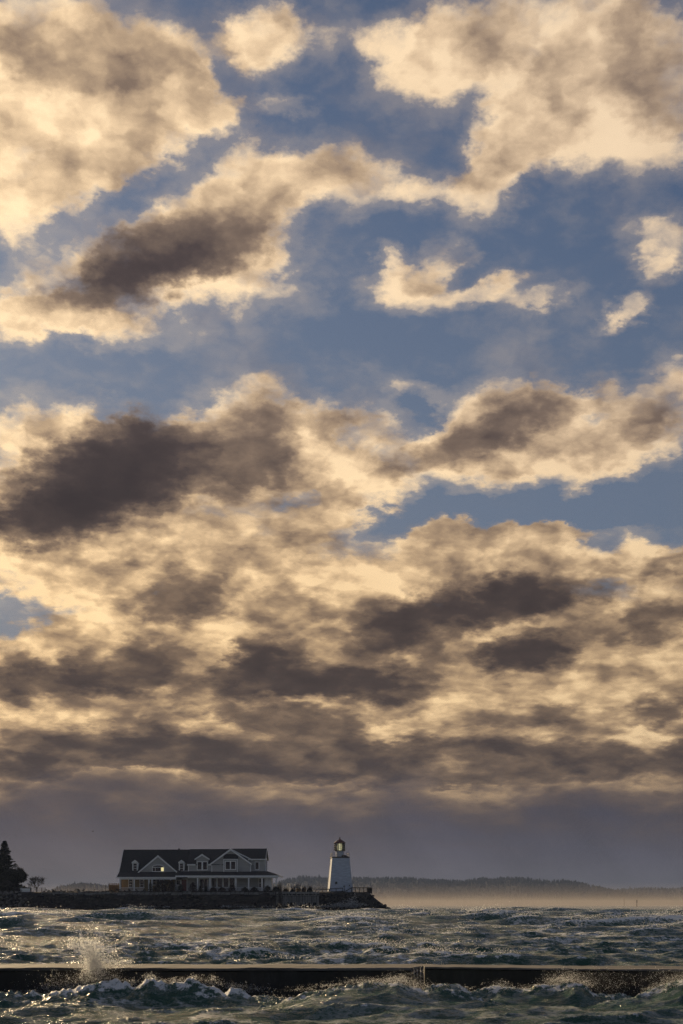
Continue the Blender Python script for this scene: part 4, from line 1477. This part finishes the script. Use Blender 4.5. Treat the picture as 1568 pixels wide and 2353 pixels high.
def bare_tree(label, x, y, z, h, spread, depth=5, m=None, dens=1.0, leaf=None, leaf_m=None, name='bare_tree', group=None, stems=1):
    t = thing(name, (x, y, z), label, 'tree' if h > 2.5 else 'shrub', group)
    tr, tw, lv = MB(), MB(), MB()
    def grow(p, d, L_, r_, lev):
        e = p + d * L_
        midp = p.lerp(e, .5) + Vector((rng.gauss(0, 1), rng.gauss(0, 1), 0)) * L_ * .06
        rr_ = max(r_, .011)
        (tr if lev < 2 else tw).tube([p, midp, e], [rr_, rr_ * .85, rr_ * .66], 5 if lev < 2 else 3)
        if leaf and lev >= depth - 2:
            for _ in range(leaf):
                c = p.lerp(e, rng.random()) + Vector((rng.gauss(0, 1), rng.gauss(0, 1), rng.gauss(0, 1))) * .16
                dd = Vector((rng.gauss(0, 1), rng.gauss(0, 1), rng.gauss(0, 1))).normalized()
                ss = dd.cross(Vector((rng.gauss(0, 1), rng.gauss(0, 1), rng.gauss(0, 1)))).normalized()
                lv.add([c - ss * .07, c + ss * .07, c + dd * .17], [(0, 1, 2)])
        if lev >= depth:
            return
        for k in range(5 if lev == 0 else 4 if lev == 1 else 3):
            aa = k * 2.4 + rng.uniform(-.6, .6) + lev
            nd = (d + Vector((math.cos(aa), math.sin(aa), rng.gauss(0, .4))) * spread * rng.uniform(.8, 1.7)).normalized()
            nd.z = max(nd.z, -.1) + .1
            grow(p.lerp(e, rng.uniform(.55, 1.0)), nd.normalized(), L_ * rng.uniform(.62, .86), r_ * .6, lev + 1)
    for s_ in range(stems):
        d0 = Vector((rng.gauss(0, .35) if stems > 1 else 0, rng.gauss(0, .3) if stems > 1 else 0, 1)).normalized()
        grow(Vector((rng.uniform(-.15, .15) * (stems > 1), 0, -.15)), d0, h * .30, h * .024, 0)
    tr.build('trunk', m_bark, t)
    cr = tw.build('twigs', m or m_twig, t)
    if leaf:
        for q_ in range(int(h * 6)):
            hh = h * .9 * rng.random() ** 1.5
            ww = h * .25 * math.sqrt(1 - (hh / h) ** 2)
            tuft(lv, rng.uniform(-1, 1) * ww, rng.uniform(-1, 1) * ww * .8, hh - .4, .75, .95, 240, .17, .2)
        lv.build('crown', leaf_m or m_leafy, t)
    return t


spruce('tall dark spruce at the left edge', tx(62, 304), 304, GZ - .1, tz(118, 304) - GZ, 3.4)
spruce('smaller dark spruce half out of the frame at the left edge', tx(-60, 306), 306, GZ - .1, 7.6, 2.6)
bare_tree('dark bushy tree with ragged twigs right of the tall spruce', tx(225, 303), 303, GZ - .1, 6.3, .55, 6, leaf=7, name='bushy_tree')
bare_tree('dark bushy tree pressed between the two spruces', tx(70, 302.5), 302.5, GZ - .1, 5.2, .6, 6, leaf=9, name='bushy_tree')
bare_tree('pale grey twiggy bush in front of the tall spruce', tx(110, 300.6), 300.6, GZ - .1, 3.6, .6, 5, m=m_gtwig, name='twiggy_bush', stems=3)
bare_tree('small bare tree standing alone behind the wire fence', tx(490, 302), 302, GZ - .1, 4.3, .50, 6)
bare_tree('small bare bush beside the white panel', tx(362, 302), 302, GZ - .1, 1.7, .6, 5, name='twiggy_bush', stems=3)
bare_tree('pale twiggy shrub on the boulders left of the white panel', tx(225, 299.3), 299.3, GZ - .35, 1.7, .5, 5, m=m_gtwig, name='twiggy_bush', stems=4)
# wire fence, panel and posts on the lawn
FY = 300.2
wf = thing('wire_fence', (tx(262, FY), FY, GZ), 'dark wire fence in front of the small bare tree', 'fence')
ox = wf.location.x
for zx in (265, 330, 410, 480, 555, 600):
    MB().box(tx(zx, FY) - ox - .05, tx(zx, FY) - ox + .05, -.05, .05, -.1, tz(756, FY) - GZ).build('post', m_dtimber, wf)
for k in range(6):
    MB().bar((0, 0, .12 + k * .16), (tx(602, FY) - ox, 0, .12 + k * .16), .022).build('wire', m_dtimber, wf)
for zx in np.arange(404, 600, 9):
    MB().bar((tx(zx, FY) - ox, 0.015, .1), (tx(zx + 6, FY) - ox, 0.015, .95), .018).build('wire', m_dtimber, wf)
o = MB().box(tx(262, FY - .6), tx(400, FY - .6), FY - .7, FY - .55, GZ - .05, tz(767, FY - .6)).box(tx(262, FY - .6) + .1, tx(400, FY - .6) - .1, FY - .54, FY - .2, GZ - .05, tz(774, FY - .6)).build('white_panel', m_white)
tag(o, 'low white panel in front of the wire fence, left of the bare tree', 'panel')
for zx, zt0, lab in ((735, 778, 'thin dark stake on the lawn, nearest to the bare tree'), (897, 778, 'thin dark stake on the lawn, before the top of the small hill'),
                     (1253, 776, 'thin dark stake on the lawn, left of the trellis'), (1402, 730, 'tall dark post beside the golden trellis')):
    o = MB().tube([(0, 0, -.2), (.01, 0, (tz(zt0, 299.6) - GZ) * .6), (.03, 0, tz(zt0, 299.6) - GZ)], [.06, .055, .05], 6).build('stake', m_dtimber)
    o.location = (tx(zx, 299.6), 299.6, GZ)
    tag(o, lab, 'post')
# golden trellis fence at the left end of the house
m_cedar = mat('golden_cedar', (.42, .27, .12), (.30, .19, .09), scale=3, rough=0.8, trans=.25)
GYt = 304.0
ts = thing('trellis_fence', (tx(1452, GYt), GYt, GZ), 'golden cedar trellis fence left of the porch', 'fence')
ox = ts.location.x
hgt_ = tz(706, GYt) - GZ
wd = tx(1600, GYt) - ox
for k in range(7):
    MB().box(wd * k / 6 - .07, wd * k / 6 + .07, -.07, .07, -.1, hgt_ + (.14 if k % 2 == 0 else .1)).build('post', m_cedar, ts)
for k in range(26):
    MB().box(wd * (k + .5) / 26 - .06, wd * (k + .5) / 26 + .06, .075, .11, .1, hgt_ - .28).build('slat', m_cedar, ts)
for zz in (hgt_ - .05, hgt_ - .3, .25):
    MB().box(-.05, wd, -.04, .04, zz - .05, zz + .05).build('rail', m_cedar, ts)

# shrubs before the house
SHR = [(355, 400, 398, 'dark shrub at the left end of the hedge', 0), (400, 470, 420, 'low reddish hedge shrub under the bare ornamental tree, left part', 1), (455, 525, 418, 'low reddish hedge shrub under the bare ornamental tree, right part', 1),
       (520, 600, 393, 'tall round reddish shrub left of the entry', 1), (602, 668, 415, 'round dark shrub before the entry window', 0), (700, 782, 402, 'big round reddish shrub right of the red door', 1),
       (784, 828, 430, 'small dark shrub before the glass door, left one', 0), (834, 872, 432, 'small dark shrub before the glass door, right one', 0), (878, 955, 441, 'low clipped hedge under the tall windows, left part', 1),
       (950, 1032, 441, 'low clipped hedge under the tall windows, right part', 1), (1038, 1116, 414, 'round dark red shrub before the right-hand tall window', 1), (1148, 1230, 442, 'low dark hedge along the right porch, left part', 0),
       (1226, 1312, 440, 'low dark hedge along the right porch, right part', 0), (1345, 1420, 428, 'dark shrub before the white boarded screen', 0), (1410, 1500, 436, 'dark shrub at the right corner of the porch', 0)]
for a, b, zt0, lab, red in SHR:
    xa_, zt1 = hp(a, zt0, -1.6)
    xb_, _ = hp(b, zt0, -1.6)
    wp_ = house.matrix_basis if False else None
    loc = Vector((hc, HY, GZ)) + _R @ Vector(((xa_ + xb_) / 2, -1.6 + rng.uniform(-.3, .3), 0))
    t = thing('shrub', tuple(loc), lab, 'shrub', 'shrubs planted before the house')
    rr = (xb_ - xa_) / 2
    mb = MB()
    tuft(mb, 0, 0, -.1, rr * 1.02, zt1 + .1, int(900 * rr), .15, .6)
    mb.build('foliage', m_rtwig if red else m_weed, t)
    st_ = MB()
    for k in range(10):
        a_ = rng.uniform(0, 6.28)
        st_.tube([(0, 0, -.1), (math.cos(a_) * rr * .6, math.sin(a_) * rr * .5, zt1 * rng.uniform(.7, 1.02))], [.03, .012], 4)
    st_.build('stems', m_bark, t)
oxy = Vector((hc, HY, GZ)) + _R @ Vector((hx(478, -1.2), -1.2, 0))
bare_tree('slender bare ornamental tree before the left porch columns', oxy.x, oxy.y, GZ, 3.7, .5, 6)
# brush between house and lighthouse
BR = [(20, 92, 640, 'pale brown brush at the right corner of the house', m_gold), (95, 180, 695, 'low tawny brush left of the dark bushes', m_gold), (190, 262, 672, 'dark round bush above the timber crib wall, left one', m_weed),
      (255, 330, 655, 'tawny wispy brush between the two dark bushes above the crib wall', m_gold), (325, 400, 680, 'dark bush above the crib wall, middle one', m_rtwig), (395, 478, 676, 'dark bush above the crib wall, nearest to the lighthouse', m_weed)]
for a, b, zt0, lab, m_ in BR:
    Y_ = 300.6
    t = thing('brush', ((lx(a, Y_) + lx(b, Y_)) / 2, Y_, GZ - .1), lab, 'bush', 'brush between house and lighthouse')
    rr = (lx(b, Y_) - lx(a, Y_)) / 2
    hh = lz(zt0, Y_) - GZ
    mb, st_ = MB(), MB()
    for k in range(7):
        q_ = rng.uniform(-.8, .8)
        tuft(mb, q_ * rr, rng.uniform(-.4, .4), 0, rr * rng.uniform(.35, .6), hh * rng.uniform(.35, .95) * (1 - .4 * abs(q_)), int((90 if m_ is m_gold else 190) * rr), .15, .9)
    for k in range(70):
        a_, q_ = rng.uniform(0, 6.28), rng.uniform(.2, 1)
        st_.tube([(math.cos(a_) * rr * q_ * .6, math.sin(a_) * rr * q_ * .6, 0), (math.cos(a_) * rr * q_, math.sin(a_) * rr * q_, hh * rng.uniform(.7, 1.15))], [.016, .007], 3)
    mb.build('foliage', m_, t)
    st_.build('stems', m_twig, t)

# ------------------------------------------------------------------ bird and channel beacons
bd = thing('bird', (wx(213, 380), 380, wz(1909, 380)), 'small dark bird flying above the house', 'bird', rz=.5)
MB().ring([(.01, -.28), (.07, -.14), (.085, 0), (.06, .14), (.05, .2), (.012, .27)], 8).build('body', m_black, bd).rotation_euler = (0, math.pi / 2, 0)
for s_ in (-1, 1):
    mb = MB()
    w0 = [(-.09, 0, 0), (.10, 0, 0), (.13, s_ * .28, .14), (-.06, s_ * .28, .13), (.03, s_ * .62, .05), (-.05, s_ * .6, .04)]
    mb.add(w0 + [(x, y, z - .015) for x, y, z in w0], [(0, 1, 2, 3), (3, 2, 4, 5), (6, 9, 8, 7), (9, 11, 10, 8), (1, 7, 8, 2), (2, 8, 10, 4), (0, 3, 9, 6), (3, 5, 11, 9), (4, 10, 11, 5)])
    mb.build('wing', m_black, bd)
MB().prism([(-.26, -.05), (-.40, -.09), (-.40, .09), (-.26, .05)], -.008, .008, 'z').build('tail', m_black, bd)
for px, py, Y_, lab in ((1433, 2060, 1500.0, 'faint channel beacon far out at right, the left one'), (1462, 2066, 900.0, 'dark channel beacon far out at right, the right one')):
    t = thing('channel_beacon', (wx(px, Y_), Y_, -1), lab, 'beacon', 'channel beacons')
    h_ = wz(py, Y_) + 1
    w_ = 1.6 / F * Y_
    MB().tube([(0, 0, 0), (0, 0, h_ * .72)], [w_ * .7, w_ * .6], 8).build('pile', m_dtimber, t)
    MB().ring([(w_ * .9, h_ * .66), (w_ * 1.0, h_ * .70), (w_ * 1.0, h_ * .95), (w_ * .3, h_)], 8).build('topmark', m_dtimber, t)
# ------------------------------------------------------------------ flying spray
def drop_material():
    """backlit water drops: light scatters on through them"""
    m = bpy.data.materials.new('spray_drops')
    m.use_nodes = True
    t = m.node_tree
    t.nodes.clear()
    S.tree = t
    o = t.nodes.new('ShaderNodeOutputMaterial')
    geo = t.nodes.new('ShaderNodeNewGeometry')
    col = mixc(noise(S(geo.outputs['Position']), 3.0, 2.0), (.95, .95, .95), (.86, .88, .90))
    tr = t.nodes.new('ShaderNodeBsdfTranslucent')
    df = t.nodes.new('ShaderNodeBsdfDiffuse')
    rf_ = t.nodes.new('ShaderNodeBsdfRefraction')
    rf_.inputs['Roughness'].default_value = 0.6
    rf_.inputs['IOR'].default_value = 1.2
    for n in (tr, df, rf_):
        S.put(n.inputs[0], col)
    a = t.nodes.new('ShaderNodeMixShader')
    a.inputs[0].default_value = 0.9
    t.links.new(df.outputs[0], a.inputs[1])
    t.links.new(tr.outputs[0], a.inputs[2])
    b = t.nodes.new('ShaderNodeMixShader')
    b.inputs[0].default_value = 0.5
    t.links.new(a.outputs[0], b.inputs[1])
    t.links.new(rf_.outputs[0], b.inputs[2])
    t.links.new(b.outputs[0], o.inputs[0])
    return m


m_drop = drop_material()


def drops(name, label, Y, clusters, smin, smax, seed, dy=.25, stretch=1.6):
    """thousands of little water drops thrown up round the given photo positions"""
    r = np.random.default_rng(seed)
    P, Sz = [], []
    for (px, py, sx, sy, n) in clusters:
        n = int(n * (3.2 if Y < 30 else 1.6))
        y = Y + r.normal(size=n) * dy
        # drops hang together in strings and clots
        k = max(3, n // 14)
        cx, cy = r.normal(size=k) * sx + px, r.normal(size=k) * sy + py
        w = r.integers(0, k, n)
        loose = r.random(n) < .45
        qx = np.where(loose, r.normal(size=n) * sx + px, cx[w] + r.normal(size=n) * sx * .10)
        qy = np.where(loose, r.normal(size=n) * sy + py, cy[w] + r.normal(size=n) * sy * .16)
        P.append(np.stack([(qx - 784) / F * y, y, CAM_H + (HOR - qy) / F * y], -1))
        Sz.append(smin * (smax / smin) ** (r.random(n) ** 3.0))
    P, Sz = np.concatenate(P), np.concatenate(Sz)
    n = len(P)
    o4 = np.array([(1, 0, -.4), (-.6, .8, -.4), (-.6, -.8, -.4), (0, 0, 1)], float)
    sc3 = Sz[:, None] * np.stack([r.uniform(.9, stretch, n), np.ones(n), r.uniform(.9, stretch, n)], -1)
    V_ = o4[None] * sc3[:, None, :] + r.normal(size=(n, 4, 3)) * Sz[:, None, None] * .25
    V_ = P[:, None, :] + V_ * np.sign(r.random((n, 1, 1)) - .5)
    tri = np.array([(0, 1, 2), (0, 3, 1), (1, 3, 2), (2, 3, 0)])
    F_ = (np.arange(n) * 4)[:, None, None] + tri[None]
    me = np_mesh(name, V_.reshape(-1, 3), F_.reshape(-1, 3), m_drop, False)
    o = put(name, me)
    tag(o, label, 'spray', kind='stuff')


drops('spray_burst', 'burst of golden spray flying over the breakwater at left', 19.75,
      [(216, 2216, 13, 9, 1500), (212, 2198, 13, 13, 1500), (205, 2178, 14, 12, 800), (185, 2165, 18, 9, 520), (168, 2172, 8, 6, 260), (205, 2150, 18, 14, 200), (248, 2208, 22, 9, 550), (278, 2212, 18, 6, 250),
       (192, 2132, 18, 12, 90), (240, 2180, 30, 16, 160), (260, 2150, 40, 25, 60)], .0014, .0078, 1, .12)
drops('splash', 'churned blue-white splash against the face of the breakwater at left', 19.55,
      [(212, 2238, 22, 9, 700), (195, 2255, 25, 11, 600), (245, 2250, 26, 12, 500), (135, 2258, 16, 9, 350), (110, 2268, 10, 6, 120), (180, 2272, 40, 9, 500), (270, 2262, 22, 7, 300), (150, 2250, 50, 20, 120), (310, 2290, 9, 9, 160), (345, 2244, 9, 5, 320), (375, 2253, 16, 4, 260), (420, 2251, 22, 4, 420), (447, 2246, 8, 5, 260), (490, 2256, 14, 5, 300), (488, 2246, 5, 5, 90), (535, 2264, 18, 4, 300), (580, 2270, 20, 4, 250), (300, 2256, 12, 5, 260), (60, 2278, 40, 3, 260)], .0010, .0055, 2, .15)
drops('crest_spray', 'spray torn off the big middle wave before the breakwater', 17.35,
      [(830, 2254, 28, 5, 420), (880, 2252, 25, 5, 420), (915, 2250, 18, 6, 600), (945, 2262, 16, 7, 450), (930, 2242, 22, 8, 160), (970, 2270, 18, 8, 260), (760, 2262, 30, 3, 200), (700, 2272, 30, 4, 180), (640, 2292, 25, 6, 160)], .0009, .0042, 3, .1)
drops('crest_spray', 'spray bursting off the wave at right of the notch', 17.95,
      [(1022, 2266, 18, 4, 260), (1060, 2271, 18, 4, 220), (1144, 2264, 14, 6, 320), (1200, 2268, 30, 4, 260), (1285, 2252, 22, 9, 800), (1310, 2246, 22, 10, 700), (1338, 2262, 14, 8, 450), (1255, 2264, 26, 5, 260),
       (1395, 2262, 40, 18, 420), (1430, 2250, 40, 14, 160), (1360, 2240, 40, 12, 120)], .0009, .0044, 4, .1)
drops('crest_spray', 'bright spray off the wave at the right edge of the picture', 17.25,
      [(1535, 2268, 22, 8, 700), (1560, 2255, 20, 11, 800), (1505, 2276, 16, 6, 350), (1530, 2245, 25, 12, 250), (1600, 2245, 30, 14, 600)], .0009, .0044, 5, .1)
drops('notch_drips', 'water draining in strings down the notch of the breakwater', 20.05,
      [(944 + k * 7.2, 2240, .9, 8, 90) for k in range(5)], .0022, .006, 6, .02, 1.2)
drops('shore_spray', 'spray thrown up on the rocks below the lighthouse', 295.3,
      [(795, 2078, 14, 3.5, 900), (806, 2072, 9, 4, 500), (780, 2080, 16, 2.5, 500), (745, 2081, 14, 1.6, 300), (822, 2078, 12, 3, 300), (812, 2062, 5, 5, 120)], .02, .09, 7, .5)
drops('shore_spray', 'white splash at the foot of the bank below the house', 295.3,
      [(300, 2081, 7, 2.0, 260), (330, 2082, 6, 1.2, 140), (350, 2082.5, 8, 1.0, 120), (382, 2082, 5, .9, 80), (520, 2081, 8, 1.5, 160), (560, 2082, 14, 1.0, 200), (610, 2082, 12, 1.0, 160)], .02, .08, 8, .5)
# scattered drops blown off the crests of the open water
crest = np.argwhere((foam > 0.55) & (y0 > 24) & (y0 < 260) & (np.abs(AX) < 0.26))
pick = crest[nrng.choice(len(crest), min(2600, len(crest)), replace=False)]
PP = V.reshape(nr, nc, 3)[pick[:, 0], pick[:, 1]]
yy = PP[:, 1]
cl = [((a[0] / a[1]) * F + 784, HOR - (a[2] + .05 - CAM_H) / a[1] * F) for a in PP]
r_ = np.random.default_rng(9)
Pq = np.concatenate([PP + np.stack([r_.normal(size=len(PP)) * .004 * yy, r_.normal(size=len(PP)) * .1, np.abs(r_.normal(size=len(PP))) * .0016 * yy + .02], -1) for _ in range(3)])
Sq = np.concatenate([yy, yy, yy]) * .00026 * (.5 + r_.random(len(Pq)))
tri = np.array([(0, 1, 2), (0, 3, 1), (1, 3, 2), (2, 3, 0)])
t4 = np.array([(1, 0, -.4), (-.6, .8, -.4), (-.6, -.8, -.4), (0, 0, 1)], float)
Vq = Pq[:, None] + t4[None] * Sq[:, None, None]
me = np_mesh('blown_drops', Vq.reshape(-1, 3), ((np.arange(len(Pq)) * 4)[:, None, None] + tri[None]).reshape(-1, 3), m_drop, False)
tag(put('blown_drops', me), 'fine drops blown off the crests of the open sea', 'spray', kind='stuff')

# ------------------------------------------------------------------ air
def air(name, label, lo, hi, dens, col, g):
    m = bpy.data.materials.new(name)
    m.use_nodes = True
    t = m.node_tree
    t.nodes.clear()
    v = t.nodes.new('ShaderNodeVolumePrincipled')
    v.inputs['Color'].default_value = (*col, 1)
    v.inputs['Density'].default_value = dens
    v.inputs['Anisotropy'].default_value = g
    o = t.nodes.new('ShaderNodeOutputMaterial')
    t.links.new(v.outputs[0], o.inputs['Volume'])
    b = MB().box(lo[0], hi[0], lo[1], hi[1], lo[2], hi[2]).build(name, m)
    tag(b, label, kind='stuff')
    return b


air('haze', 'thin hazy air over the sea and the hills', (-17500, -60, -6), (17500, 9600, 110), 0.00018, (.27, .36, .60), 0.0)
air('spindrift', 'low golden veil of wind-blown spray over the far water', (-1500, 420, -4), (1500, 2550, 8), 0.00060, (.66, .60, .56), 0.25)
